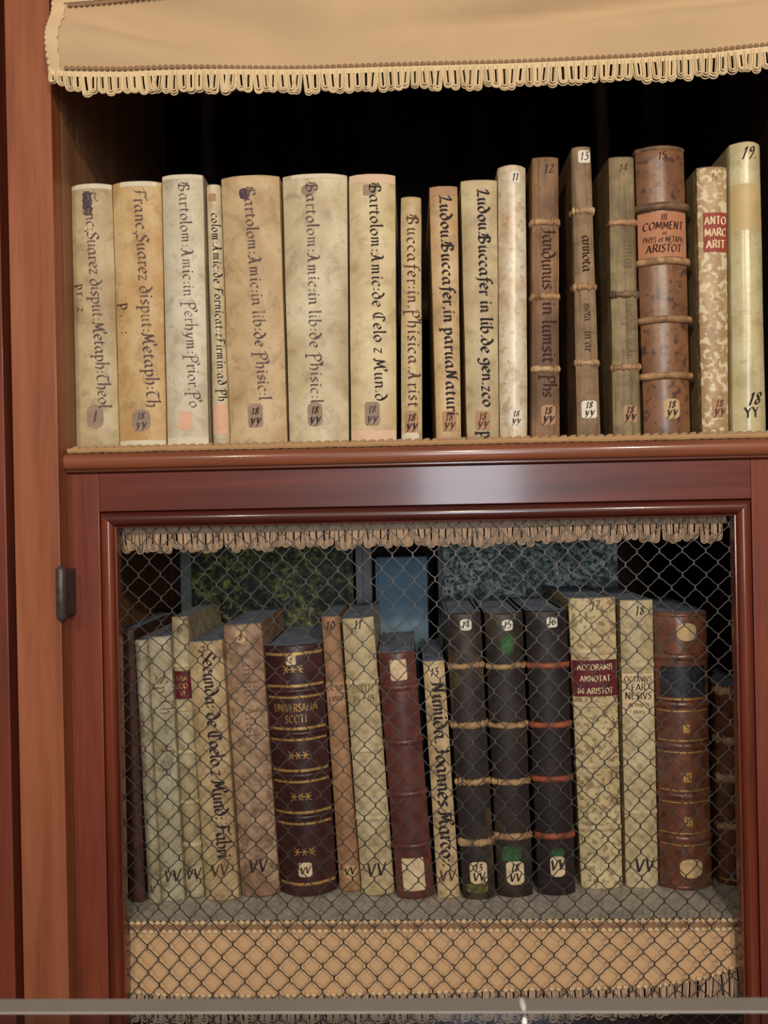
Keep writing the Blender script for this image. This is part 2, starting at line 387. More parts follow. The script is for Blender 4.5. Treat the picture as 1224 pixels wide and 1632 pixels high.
# ------------------------------------------------------------------ books
class Spine:
    """rounded back of one book in its own space: x across, y into the shelf, z up"""
    def __init__(s, wb, wt, h, b, p, seed, wob=0.0005):
        s.wb, s.wt, s.h, s.b, s.p, s.seed, s.wob = wb, wt, h, b, p, seed, wob
    def hw(s, z):
        t = z / s.h
        return (s.wb + (s.wt - s.wb) * t) / 2 + s.wob * mnoise.noise(Vector((s.seed * 3.3, t * 4, 0)))
    def y(s, x, z):
        k = min(1.0, abs(x) / s.hw(z)); y = s.b * k ** s.p
        e = min(z, s.h - z); 
        if e < 0.003: y += 0.0018 * (1 - e / 0.003) ** 2
        return y + 1.4 * s.wob * mnoise.noise(Vector((x * 30, z * 16, s.seed * 5.1)))
    def pt(s, x, z, lift=0.0):
        z = min(max(z, 0.0), s.h); m = s.hw(z); x = min(max(x, -m), m)
        e = 0.0008; x1 = min(x + e, m); x0 = max(x - e, -m)
        dy = (s.y(x1, z) - s.y(x0, z)) / max(1e-6, x1 - x0); l = math.hypot(1, dy)
        return (x + dy / l * lift, s.y(x, z) - lift / l, z)
    def mesh(s, joint=0.012):
        mb = MB(); ns, zs = 16, []
        zs = [0, 0.0012, 0.003] + [0.003 + (s.h - 0.006) * i / 26 for i in range(1, 26)] + [s.h - 0.003, s.h - 0.0012, s.h]
        rows = []
        for z in zs:
            m = s.hw(z); r = [(-m, s.b + joint, z)]
            for i in range(ns + 1):
                t = math.sin(math.pi / 2 * (2 * i / ns - 1)); r.append((m * t, s.y(m * t, z), z))
            r.append((m, s.b + joint, z)); rows.append(r)
        mb.grid(rows)
        n = len(rows[0])
        mb.add(rows[-1], [tuple(range(n))], 1); mb.add(rows[0], [tuple(range(n))[::-1]])
        mb.add([r[0] for r in rows] + [r[-1] for r in rows], [(i, i + 1, len(rows) + i + 1, len(rows) + i) for i in range(len(rows) - 1)])
        return mb
    def patch(s, mb, xc, z0, z1, wd, lift=0.0003, corner=0.0, mi=0, n=10, ragged=0.0, seed=0):
        """a paper or leather patch pasted on the back, following its curve"""
        rows = []
        hh = (z1 - z0) / 2; zc = (z0 + z1) / 2
        for j in range(n + 1):
            v = (2 * j / n - 1) * hh; e = hh - abs(v)
            cut = corner - math.sqrt(max(0, corner ** 2 - (corner - e) ** 2)) if e < corner else 0
            hwid = wd / 2 - cut
            r = []
            for i in range(n + 1):
                x = (2 * i / n - 1) * hwid
                rx = rz = 0
                if ragged and (i in (0, n) or j in (0, n)):
                    rx = ragged * mnoise.noise(Vector((i * 1.7, j * 1.3, seed))); rz = ragged * mnoise.noise(Vector((i * 1.1, j * 1.9, seed + 9)))
                m = s.hw(zc + v)
                r.append(s.pt(max(-m * .995, min(m * .995, xc + x + rx)), zc + v + rz, lift))
            rows.append(r)
        mb.grid(rows, mi)
    def band(s, mb, z, ry, rz, mi=0, over=0.0, wob=0.0, fray=0.0, seed=0):
        path = []; m = s.hw(z); n = 22; side = 0.006
        path.append(((-m - over * .6, s.b + side), (-1, 0)))
        for i in range(n + 1):
            t = math.sin(math.pi / 2 * (2 * i / n - 1)) * 0.985; x = m * t
            e = 0.001; dy = (s.y(min(x + e, m), z) - s.y(max(x - e, -m), z)) / (min(x + e, m) - max(x - e, -m)); l = math.hypot(1, dy)
            path.append(((x, s.y(x, z)), (dy / l, -1 / l)))
        path.append(((m + over * .6, s.b + side), (1, 0)))
        rings = []; k = 9
        for i, (c, nn) in enumerate(path):
            zz = z + wob * mnoise.noise(Vector((i * 0.25, seed, z * 40)))
            fr = 1 + fray * mnoise.noise(Vector((i * 0.9, seed * 2.0, z * 90)))
            ov = over if abs(c[0]) > 0.8 * m else over * 0.4
            r = []
            for q in range(k):
                th = -math.pi * 0.62 + 1.24 * math.pi * q / (k - 1)
                a = math.cos(th) * (ry * fr + ov)
                r.append((c[0] + nn[0] * a, c[1] + nn[1] * a, zz + math.sin(th) * rz * fr))
            rings.append(r)
        mb.grid(rings, mi, flip=True)
    def line(s, mb, z, half, lift=0.0004, mi=0, zig=0.0, n=44, wob=0.0, x0=-.96, x1=.96):
        up, dn = [], []; m = s.hw(z)
        for i in range(n + 1):
            x = m * (x0 + (x1 - x0) * i / n); zz = z + wob * mnoise.noise(Vector((i * .2, z * 50, 3)))
            zg = zig if i % 2 else 0
            up.append(s.pt(x, zz + half, lift)); dn.append(s.pt(x, zz - half - zg, lift))
        mb.grid([dn, up], mi)

SHELF_U = Z(612, 705.5, 0.968)          # top of the upper shelf
SHELF_L = Z(612, 1467, 1.009)             # top of the lower shelf
FOLD = leather('vellum_fold', lin(204, 186, 146), lin(180, 156, 114), seed=80, scale=40)
BOOKS = []; LAST = {}

def book(name, label, group, q, shelf, mat, b=0.16, p=2.2, Y=1.0, depth=0.195, board=None, seed=1, dusty=False,
         titles=(), bands=(), patches=(), gilt=(), ornaments=(), yaw=0.0, headcap=None, gap=0.6, board_y=0.0, wob=0.0005):
    xlt, xrt, yt, xlb, xrb, yb = q
    xmb, xmt = (xlb + xrb) / 2, (xlt + xrt) / 2
    if dusty:
        d = ray(xmb, yb); Y = d.y * (shelf - H) / d.z
    wpx = (xrb - xlb) * K * Y; bulge = max(0.004, b * wpx)
    Ye = Y + bulge * 0.9
    xl0, xr0 = X(xlb, yb, Ye), X(xrb, yb, Ye); xl1, xr1 = X(xlt, yt, Ye), X(xrt, yt, Ye)
    wb, wt = xr0 - xl0 - gap * 0.001, xr1 - xl1 - gap * 0.001
    h = Z(xmt, yt, Y) - shelf
    zrd = Z(xmb, yb, Y) - shelf                       # edges were read at this height: carry them to the shelf and the top
    l_at = lambda z: xl0 + (xl1 - xl0) * (z - zrd) / (h - zrd)
    r_at = lambda z: xr0 + (xr1 - xr0) * (z - zrd) / (h - zrd)
    L0, L1, R0, R1 = l_at(0), l_at(h), r_at(0), r_at(h)
    key = round(shelf, 3); prev = LAST.get(key)
    for zz in (0.0, 1.0):                             # keep clear of the left neighbour
        if prev:
            z_ = 0.0 if zz == 0 else min(h, prev[2]); lim = prev[0] + (prev[1] - prev[0]) * z_ / prev[2] + 0.0005
        else: z_, lim = zz * h, xL + 0.0008
        cur = L0 + (L1 - L0) * z_ / h
        if cur < lim:
            if zz == 0: L0 = lim
            else: L1 = L0 + (lim - L0) * h / z_
    R0, R1 = min(R0, xR - 0.006), min(R1, xR - 0.006)
    LAST[key] = (R0, R1, h)
    xl0, xr0, xl1, xr1 = L0, R0, L1, R1; wb, wt = xr0 - xl0 - gap * 0.0005, xr1 - xl1 - gap * 0.0005
    cb, ct = (xl0 + xr0) / 2, (xl1 + xr1) / 2
    zb_px = yb
    # the edge positions were read at yb; carry them down to the shelf if that lies lower
    lean = math.atan2(ct - cb, h)
    root = empty(name, label, 'book', (cb, Y, shelf + abs(math.sin(lean)) * wb / 2 + 0.0002), group)
    root.rotation_euler = (0, lean, math.radians(yaw))
    h = h / math.cos(lean)
    S = Spine(wb, wt, h, bulge, p, seed, wob)
    def zp(y, x=None):                     # height along the back of a picture row
        f = (y - yt) / (yb - yt); xc = xmt + (xmb - xmt) * f
        return Z(xc if x is None else x, y, Y) - shelf
    kk = K * Y
    S.mesh().build('spine', [mat, DUST if dusty else mat], root, sharp=50)
    bm_ = board or mat; t = 0.003; y0 = bulge + 0.0095 + board_y
    for sgn in (-1, 1):
        mb = MB(); hb, ht = S.wb / 2, S.wt / 2
        vs = []
        for (yy, zz) in ((y0, 0), (depth, 0), (depth, h), (y0, h)):
            e = hb + (ht - hb) * zz / h
            vs += [(sgn * e, yy, zz), (sgn * (e - t), yy, zz)]
        mb.add(vs, [(0, 2, 4, 6), (7, 5, 3, 1), (0, 1, 3, 2), (2, 3, 5, 4), (6, 7, 1, 0)]); mb.add([vs[4], vs[5], vs[7], vs[6]], [(0, 1, 2, 3)], 1)
        mb.build('board', [bm_, DUST if dusty else bm_], root, smooth=False)
    mb = MB(); e = min(S.wb, S.wt) / 2 - t - 0.0002
    mb.box(-e, e, bulge + 0.009, depth - 0.004, 0.0025, h - (0.003 if not dusty else 0.0015), 0, top=1)
    mb.build('page_block', [PAPER_E, DUST if dusty else PAPER_E], root, smooth=False)
    for i, bd in enumerate(bands):
        y, hpx, bmat = bd[:3]; kw = dict(bd[3]) if len(bd) > 3 else {}
        mb = MB(); S.band(mb, zp(y), kw.pop('ry', 0.0028), hpx * kk / 2, 0, seed=seed + i, **kw); mb.build('raised_band', bmat, root)
    if headcap:
        for z in (S.h - 0.0035, 0.004):
            mb = MB(); S.band(mb, z, 0.0012, 0.0022, 0, wob=0.001, seed=seed); mb.build('headcap', headcap, root)
    for pt_ in patches:
        nm, y0p, y1p, xf, wpx_, pm = pt_[:6]; opt = dict(pt_[6]) if len(pt_) > 6 else {}
        z0, z1 = zp(y1p), zp(y0p); zc = (z0 + z1) / 2; xc = xf * S.hw(zc)
        wd = wpx_ * kk if wpx_ else 2 * S.hw(zc) * 0.985
        if not wpx_: xc = 0
        mb = MB(); S.patch(mb, xc, z0, z1, wd, opt.get('lift', 0.00028), opt.get('corner', 0) * kk, ragged=opt.get('ragged', 0) * kk, seed=seed)
        po = mb.build(nm, pm, root)
        if opt.get('label'): po['label'] = opt['label']
        if opt.get('lines'):
            lb = MB()
            for (txt, frac, size, font) in opt['lines']:
                zz = z1 + (z0 - z1) * frac
                write(lb, txt, size * kk / 1.5 if font is ROMAN else size * kk, lambda u, v, l, zz=zz, xc=xc: S.pt(xc + u, zz + v, opt.get('lift', 0.00028) + l), font, opt.get('nib', 0.24), opt.get('ang', 25), 0.06, center=True, slant=opt.get('slant', 0.0),
                      length=opt['fit'] * wd if opt.get('fit') and sum(font.get(c, (0.5,))[0] for c in txt) * (size * kk / 1.5) > opt['fit'] * wd else None)
            lb.build('lettering', opt.get('ink', INK), po, smooth=False)
    for ti in titles:
        txt, y0p, y1p, xf, size, im = ti[:6]; opt = dict(ti[6]) if len(ti) > 6 else {}
        mb = MB(); z0, z1 = zp(y0p), zp(y1p)
        if opt.get('across'):
            write(mb, txt, size * kk, lambda u, v, l: S.pt(xf * S.hw(z0) + u, z0 + v, l), opt.get('font', ROMAN), opt.get('nib', 0.2), 30, 0.05, center=True, slant=opt.get('slant', 0.15), length=opt.get('len', None) and opt['len'] * kk)
        else:
            write(mb, txt, size * kk, lambda u, v, l: S.pt(xf * S.hw(z0) - opt.get('drift', 0) * kk * u / max(1e-6, z0 - z1) - size * kk * 0.5 + v, z0 - u, l), SCRIPT, opt.get('nib', 0.2), 40, 0.05, length=z0 - z1, seed=seed)
        mb.build('title_lettering' if not opt.get('mark') else 'shelf_mark', im, root, smooth=False)
    if gilt:
        for (y, half, zig) in gilt:
            mb = MB(); S.line(mb, zp(y), half * kk, zig=zig * kk, wob=0.0003); mb.build('gilt_line', GOLD, root)
    if ornaments:
        for (y, wd, hp) in ornaments:
            mb = MB(); zc = zp(y)
            for i in (-1, 0, 1):
                xc = i * wd * kk * 0.33
                for a in range(6):
                    th = a * math.pi / 3; x2, z2 = xc + math.cos(th) * wd * kk * .17, zc + math.sin(th) * hp * kk * .5
                    nx, nz = -math.sin(th) * 0.0006, math.cos(th) * 0.0006
                    mb.add([S.pt(xc - nx, zc - nz, .0004), S.pt(xc + nx, zc + nz, .0004), S.pt(x2 + nx, z2 + nz, .0004), S.pt(x2 - nx, z2 - nz, .0004)], [(0, 1, 2, 3)])
            for sg in (-1, 1):
                a = [S.pt(-wd * kk / 2, zc + sg * hp * kk * .5, .0004), S.pt(wd * kk / 2, zc + sg * hp * kk * .5, .0004)]
                b2 = [S.pt(-wd * kk / 2, zc + sg * (hp * .5 - 1) * kk, .0004), S.pt(wd * kk / 2, zc + sg * (hp * .5 - 1) * kk, .0004)]
                mb.add(a + b2[::-1], [(0, 1, 2, 3)])
            mb.build('gilt_ornament', GOLD, root)
    BOOKS.append((root, S)); return root

# ================================================================== the room
def struct(mb, name, m, smooth=False):
    o = mb.build(name, m, None, smooth); o['kind'] = 'structure'; return o
mb = MB(); mb.box(-3, 3, -4.6, 1.62, -0.05, 0.0); struct(mb, 'floor', WOOD_FL)
mb = MB(); mb.box(-3, 3, 1.52, 1.62, 0.0, 2.9)
struct(mb, 'wall_back', plain('plaster', lin(196, 184, 164), 0.9, 0, 0.1, 0.04, 8))

# ================================================================== the bookcase
YP, YN, YD = 0.955, 0.967, 0.983      # fronts of uprights, of the shelf nosing, of the door
xa0, xa1 = X(6, 0, YP), X(78, 0, YP)                  # left upright
xL = xa1; xR = X(1262, 0, YP)                          # the opening
xr1 = xR + (xa1 - xa0)
YB, TOP, BOT = 1.42, 2.35, 0.0
case = empty('bookcase', 'tall reddish brown cherry wood bookcase bay holding both rows of old books', 'bookcase', ((xL + xR) / 2, 1.2, 0))
def part(mb, name, m, root=case, smooth=True, sharp=20): return rel(mb, root).build(name, m, root, smooth, sharp)
for a, b_ in ((xa0, xa1), (xR, xr1)):
    mb = MB(); mb.box(a, b_, YP, YP + 0.028, BOT + 0.002, TOP, bevel=0.0012); part(mb, 'upright', WOOD_Z)
# neighbouring bay's upright, past a dark joint
gapw = 0.0085
mb = MB(); mb.box(xa0 - gapw - 0.055, xa0 - gapw, YP - 0.002, YP + 0.026, BOT + 0.002, TOP, bevel=0.0012)
nb = empty('bookcase', 'edge of the neighbouring bookcase bay beyond the dark joint at far left', 'bookcase', (xa0 - gapw - 0.03, 1.1, 0))
part(mb, 'upright', WOOD_Z2, nb)
mb = MB(); mb.box(xa0 - gapw - 0.05, xa0 - gapw - 0.012, YP + 0.026, 1.44, 0.002, TOP); part(mb, 'side_panel', WOOD_IN, nb, False)
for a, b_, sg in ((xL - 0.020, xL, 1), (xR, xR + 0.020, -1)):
    mb = MB(); mb.box(a, b_, YP + 0.028, YB + 0.02, BOT + 0.002, TOP, bevel=0.0006); part(mb, 'side_panel', WOOD_SIDE if sg > 0 else WOOD_IN)  # right panel's darker wood paints in the shade on its unlit face
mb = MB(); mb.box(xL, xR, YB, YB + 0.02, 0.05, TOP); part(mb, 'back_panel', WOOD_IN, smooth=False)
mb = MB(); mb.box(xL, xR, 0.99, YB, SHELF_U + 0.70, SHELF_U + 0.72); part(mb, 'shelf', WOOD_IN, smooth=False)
mb = MB(); mb.box(xa0, xr1, YP, YB + 0.02, TOP, TOP + 0.04, bevel=0.003); part(mb, 'cornice', WOOD_X)
mb = MB(); mb.box(xL, xR, YP + 0.01, YB, 0.002, 0.10); part(mb, 'plinth', WOOD_X, smooth=False)
# upper shelf with a rounded nosing
TH = 0.0235
def nosing(z1, yf, yb_, th, xa, xb):
    prof = [(yb_, z1), (yf + 0.0175, z1), (yf + 0.0175, z1 - 0.0046), (yf + 0.008, z1 - 0.0046)]
    r = th * 0.40; zc = z1 - 0.0045 - r
    for i in range(11):
        a = math.pi / 2 - math.pi * i / 10; prof.append((yf + 0.006 - math.cos(a) * 0.006, zc + math.sin(a) * r))
    prof += [(yf + 0.008, zc - r - 0.0002), (yf + 0.008, z1 - th - 0.0015), (yf + 0.012, z1 - th - 0.003), (yb_, z1 - th - 0.003)]
    mb = MB(); rows = [[(x, y, z) for y, z in prof] for x in (xa, xb)]
    mb.grid(rows, flip=True); n = len(prof)
    mb.add(rows[0], [tuple(range(n))]); mb.add(rows[1], [tuple(range(n))[::-1]]); return mb
part(nosing(SHELF_U, YN, YB, TH, xL + 0.0005, xR - 0.0005), 'shelf', WOOD_XN, sharp=45)
# lower shelf
mb = MB(); mb.box(xL, xR, 1.0105, YB, SHELF_L - 0.022, SHELF_L, 0, top=1); part(mb, 'shelf', [WOOD_IN, DUST_SHELF], smooth=False)

# twisted cord along the front edge of the upper shelf
def cord(xa, xb, y, z, r, pitch):
    mb = MB(); n = int((xb - xa) / pitch)
    for i in range(n):
        x = xa + pitch * (i + .5); a = 0.55
        mb.blob((x, y, z + r * 0.1 * mnoise.noise(Vector((i * .7, 1, 2)))), pitch * 0.80, r, r * 0.85, 8, 6, rot=-a + 0.1 * mnoise.noise(Vector((i * .9, 4, 2))))
    return mb
mb = cord(xL + 0.003, xR - 0.003, YN + 0.0125, SHELF_U - 0.0001, 0.0046, 0.0105)
root = empty('edging_cord', 'twisted tan cord edging the upper shelf below the upper books', 'cord', ((xL + xR) / 2, YN + 0.0125, SHELF_U - 0.0046))
rel(mb, root).build('cord', ROPE, root)
mb = MB(); rows = []
for zz in (-0.0043, -0.0020, 0.0006):
    rows.append([(xL + 0.003 + (xR - xL - 0.006) * i / 120, YN + 0.0070 - (0.001 if zz == -0.0020 else 0), SHELF_U + zz + 0.001 + (0.0006 * mnoise.noise(Vector((i * .6, zz * 99, 0))))) for i in range(121)])
mb.grid(rows); rel(mb, root).build('braid', ROPE_B, root)

# ================================================================== door with wire mesh
zdt = SHELF_U - TH - 0.0035                     # top of the door
zdb = 0.16
xd0 = X(108, 760, YD); xd1 = X(157, 760, YD)    # left stile
xe0 = X(1197, 760, YD); xe1 = xR - 0.002        # right stile
zr = Z(640, 806 - 0.0, YD)                      # lower side of the top rail
door = empty('cabinet_door', 'cherry framed cabinet door filled with wire netting before the lower books', 'cabinet door', ((xd0 + xe1) / 2, YD, zdb))
TD = 0.018
mb = MB(); mb.box(xd0, xd1, YD, YD + TD, zdb, zdt, bevel=0.0010); part(mb, 'stile', WOOD_Z2, door)
mb = MB(); mb.box(xe0, xe1, YD, YD + TD, zdb, zdt, bevel=0.0010); part(mb, 'stile', WOOD_Z2, door)
mb = MB(); mb.box(xd1 + 0.0002, xe0 - 0.0002, YD, YD + TD, zr, zdt, bevel=0.0008); part(mb, 'rail', WOOD_X, door)
mb = MB(); mb.box(xd1 + 0.0002, xe0 - 0.0002, YD, YD + TD, zdb, zdb + 0.06, bevel=0.0008); part(mb, 'rail', WOOD_X, door)
# bead moulding: profile (inset from frame edge, height toward the viewer)
BW = 0.0195
prof = [(0.0, 0.012), (0.0006, 0.004), (0.0016, -0.0008)]
for i in range(9):
    a = math.pi * i / 8; prof.append((0.0090 - 0.0072 * math.cos(a), -0.0012 - 0.0052 * math.sin(a)))
prof += [(0.0172, 0.0010), (0.0180, -0.0004), (0.0192, -0.0002), (BW, 0.003), (BW, 0.014)]
A_ = [(xd1 + 0.0006, zr), (xe0 - 0.0006, zr), (xe0 - 0.0006, zdb + 0.06), (xd1 + 0.0006, zdb + 0.06)]
ins = [(1, -1), (-1, -1), (-1, 1), (1, 1)]
for i in range(4):
    j = (i + 1) % 4; mb = MB()
    rows = [[(A_[k][0] + ins[k][0] * d, YD + hh, A_[k][1] + ins[k][1] * d) for d, hh in prof] for k in (i, j)]
    mb.grid(rows); part(mb, 'moulding', WOOD_BX if i % 2 == 0 else WOOD_B, door, sharp=45)
ox0, ox1 = xd1 + BW, xe0 - BW; oz1 = zr - BW; oz0 = zdb + 0.06 + BW

# hexagonal wire netting
YW = YD + 0.009
mb = MB(); PX, PZ = 0.0258, 0.0146
def warp(x, z):
    u = x - (ox0 + ox1) / 2
    a = Vector((x * 3.2, z * 3.2, 1.3)); dx = 0.0075 * mnoise.noise(a); dz = 0.0065 * mnoise.noise(a + Vector((7, 3, 5)))
    dx += 0.0022 * mnoise.noise(a * 6); dz += 0.0020 * mnoise.noise(a * 6 + Vector((2, 9, 1)))
    dz += 0.045 * u * u * (1 if u < 0 else -1) * (-0.3); dz += -0.06 * u * (z - H + .1) * 0.5
    dy = 0.0022 * mnoise.noise(a * 1.7 + Vector((1, 1, 8)))
    return (x + dx, YW + dy, z + dz)
def wire(pts, r, n=5):
    w_ = [warp(x, z) for x, z in pts]
    keep = [p for p in w_ if ox0 - 0.004 < p[0] < ox1 + 0.004 and oz0 - 0.004 < p[2] < oz1 + 0.004]
    if len(keep) >= 2: mb.tube(keep, r, n, caps=False)
TW = 0.0040; RW = 0.00064
for r in range(-4, int((oz1 - oz0) / PZ) + 5):
    zc = oz1 + 0.004 - r * PZ
    if zc < oz0 - 0.01 or zc > oz1 + .02: continue
    for c in range(-2, int((ox1 - ox0) / PX) + 3):
        xc = ox0 + c * PX + (PX / 2 if r % 2 else 0)
        t = []
        for ph in (0, math.pi):                     # the two twisted wires
            wire([(xc + 0.0006 * math.cos(ph + math.pi * 1.5 * k / 4), zc + TW / 2 - TW * k / 4) for k in range(5)], RW * 1.05)
        for sg in (-1, 1):
            x2, z2 = xc + sg * PX / 2, zc - PZ + TW / 2; z1 = zc - TW / 2
            pts = []
            for k in range(7):
                f = k / 6; bow = 0.0010 * math.sin(2 * math.pi * f)
                pts.append((xc + (x2 - xc) * f + sg * bow, z1 + (z2 - z1) * (f + 0.02 * math.sin(2 * math.pi * f))))
            wire(pts, RW)
part(mb, 'wire_netting', WIRE, door, sharp=45)
# hinge
mb = MB(); hx = X(98, 945, YP - 0.004); hz0, hz1 = Z(98, 985, YP - 0.004), Z(98, 906, YP - 0.004); hy = YP - 0.004
mb.tube([(hx, hy, hz0 - 0.0045), (hx, hy, hz0 - 0.0035), (hx, hy, hz0), (hx, hy, hz0 + .001), (hx, hy, hz1 - .001), (hx, hy, hz1), (hx, hy, hz1 + 0.0025), (hx, hy, hz1 + 0.0045)],
        [0.001, 0.0022, 0.0052, 0.0060, 0.0060, 0.0052, 0.0024, 0.001], 14)
hg = part(mb, 'hinge', IRON, door, sharp=45)
mb = MB(); mb.box(hx + 0.0015, hx + 0.0040, hy + 0.004, YD + 0.001, hz0 + 0.002, hz1 - 0.002); rel(mb, door); mb.build('hinge_leaf', IRON, hg, False)

# ================================================================== curtains
def fringe(xs, ztop, yfn, length, thick=0.00085, pitch=0.0105, seed=0, strands=4, lfn=lambda x: 1.0):
    """rows of hanging looped threads; xs = (x0, x1), ztop(x) gives the hem"""
    rnd = random.Random(seed); mb = MB(); x = xs[0]
    while x < xs[1] - pitch:
        y = yfn(x); wl = pitch * rnd.uniform(0.92, 1.22); lf = length * lfn(x) * rnd.uniform(0.88, 1.10); sk = rnd.uniform(-0.0024, 0.0024)
        for s in range(strands):
            f = 1 - s * (0.85 / strands); hw_ = wl * 0.5 * f * rnd.uniform(0.88, 1.12); ll = lf * (1 - 0.055 * s); yy = y - 0.0016 * (s % 2) + rnd.uniform(-.0009, .0009)
            xc = x + pitch / 2; pts = []; zt = ztop(xc)
            pts.append((xc - hw_, yy, zt)); pts.append((xc - hw_ * 1.0 + sk * .5, yy - .001, zt - ll * .45))
            zc = zt - ll + hw_ * 0.9
            for k in range(7):
                a = math.pi + math.pi * k / 6
                pts.append((xc + sk + math.cos(a) * hw_, yy, zc + math.sin(a) * hw_ * 0.9))
            pts.append((xc + hw_ + sk * .5, yy - .001, zt - ll * .45)); pts.append((xc + hw_, yy, zt))
            mb.tube(pts, thick, 5, caps=False)
        x += pitch * rnd.uniform(0.94, 1.06)
    return mb
def braid_row(mb, pts, r, flat=0.5, mi=0):
    """a row of small knots along pts"""
    for i, p in enumerate(pts):
        mb.blob(p, r, r * flat, r * 0.82, 7, 4, rot=0.2, mi=mi)
def heading(xs, zt, yfn, hgt, n=420, seed=0):
    """ribbed heading above the loops"""
    mb = MB(); rows = []
    for k in range(5):
        rows.append([(xs[0] + (xs[1] - xs[0]) * i / n, yfn(xs[0] + (xs[1] - xs[0]) * i / n) - 0.0010 - (0.0007 if i % 2 else 0), zt(xs[0] + (xs[1] - xs[0]) * i / n) + hgt * (k / 4 - 0.35)) for i in range(n + 1)])
    mb.grid(rows); return mb

# upper valance
YC = 0.952
cx0, cx1 = xL + 0.005, xR - 0.005
hem_px = [(60, 118), (84, 124), (110, 128), (200, 130), (420, 125), (640, 120), (800, 115), (1000, 106), (1130, 99), (1224, 88), (1250, 80), (1300, 70)]
def interp(tab, x):
    for (a, u), (b_, v) in zip(tab, tab[1:]):
        if a <= x <= b_: return u + (v - u) * (x - a) / (b_ - a)
    return tab[0][1] if x < tab[0][0] else tab[-1][1]
hem_tab = [(P(a, b_, YC).x, P(a, b_, YC).z) for a, b_ in hem_px]
hemz = lambda x: interp(hem_tab, x)
ztop = SHELF_U + 0.70
def cy(x, z):
    u = (x - cx0) / (cx1 - cx0); v = (hemz(x) - z) / 0.11      # v<0 upwards
    y = YC - 0.004 + 0.005 * mnoise.noise(Vector((x * 5, z * 9 + x * 3.0, 3.3)))
    y += 0.0150 * math.sin((z + 0.25 * x) * 46 + 1.9 * mnoise.noise(Vector((x * 3, z * 3, 0)))) * (0.55 + 0.45 * math.sin(u * 5.2 + .6))
    k_ = (z - hemz(x) - 0.052 + 0.30 * (x - cx0 - 0.10)) / 0.010
    y += 0.0100 * math.exp(-k_ * k_) * math.exp(-((x - cx0 - 0.10) / 0.07) ** 2)
    y += 0.0100 * math.sin((z + 0.35 * x) * 34 + 2) * math.sin(math.pi * u)
    y += 0.016 * math.exp(-((z - hemz(x) - 0.062 - 0.05 * (u - .75)) / 0.013) ** 2) * min(1.0, max(0.0, (u - 0.35) / 0.4))
    fl = min(1.0, max(0.0, (z - hemz(x)) / 0.05)); return YC - 0.007 + (y - YC) * (0.35 + 0.65 * fl)
val = empty('valance', 'tan cloth valance with looped fringe hanging above the upper books', 'valance', ((cx0 + cx1) / 2, YC, ztop))
mb = MB(); rows = []
for k in range(41):
    r = []
    for i in range(161):
        x = cx0 + (cx1 - cx0) * i / 160; z = hemz(x) + (ztop - hemz(x)) * k / 40; r.append((x, cy(x, z), z))
    rows.append(r)
back = [[(x, y + 0.0012, z) for x, y, z in r] for r in rows]
mb.grid(rows); mb.grid(back, flip=True); mb.grid([rows[0], back[0]], flip=True); mb.grid([[r[0] for r in rows], [r[0] for r in back]])
part(mb, 'cloth', CLOTH, val, True, 180)
yh = lambda x: cy(x, hemz(x)) - 0.0018
part(heading((cx0, cx1), hemz, yh, 0.006), 'fringe_heading', FRINGE, val, True, 60)
part(fringe((cx0, cx1), lambda x: hemz(x) + 0.002, yh, 0.0245, 0.00072, 0.0092, 3, 5, lambda x: min(1, 0.55 + (x - cx0) / 0.085, 0.55 + (cx1 - x) / 0.085)), 'fringe', FRINGE, val, True, 60)
mb = MB(); n = 118
braid_row(mb, [(lambda x: (x, cy(x, hemz(x) + 0.0075) - 0.0006, hemz(x) + 0.0075))(cx0 + 0.02 + (cx1 - cx0 - 0.04) * i / n) for i in range(n + 1)], 0.0033, 0.28)
part(mb, 'braid_edge', BRAID_D, val, True, 60); mb = MB()  # brown knots stand in for the braid's shadow above the hem
z8 = Z(84, 4, YC)
braid_row(mb, [(lambda x: (x, cy(x, z8) - 0.0006, z8 - 0.0035))(cx0 + 0.02 + (cx1 - cx0 - 0.04) * i / n) for i in range(n + 1)], 0.0033, 0.28)
part(mb, 'braid_edge', BRAID_D, val, True, 60)  # second row of brown knots painting the shadow under the top trim
mb = MB(); rows = []
for i in range(60):                              # braid tape down the side and along the top
    z = hemz(cx0) - 0.004 + (ztop - hemz(cx0)) * i / 59; sc = 0.0012 * math.sin(i * 2.2)
    rows.append([(cx0 - 0.0005, cy(cx0, z) - .0012, z), (cx0 + 0.007, cy(cx0 + .007, z) - .0026, z), (cx0 + 0.0135 + sc, cy(cx0 + .0135, z) - .0012, z)])
mb.grid(rows)
rows = []
for k in range(3):
    rows.append([(lambda x: (x, cy(x, z8) - (0.0012 if k != 1 else 0.0024), z8 + k * 0.006 - 0.001))(cx0 + (cx1 - cx0) * i / 120) for i in range(121)])
mb.grid(rows)
for i in range(46):
    z = hemz(cx0) + 0.004 + 0.0062 * i
    if z < ztop: mb.blob((cx0 + 0.0005, cy(cx0, z) - .001, z), 0.0022, 0.0014, 0.0032, 7, 4)
part(mb, 'braid_tape', BRAID, val, True, 60)

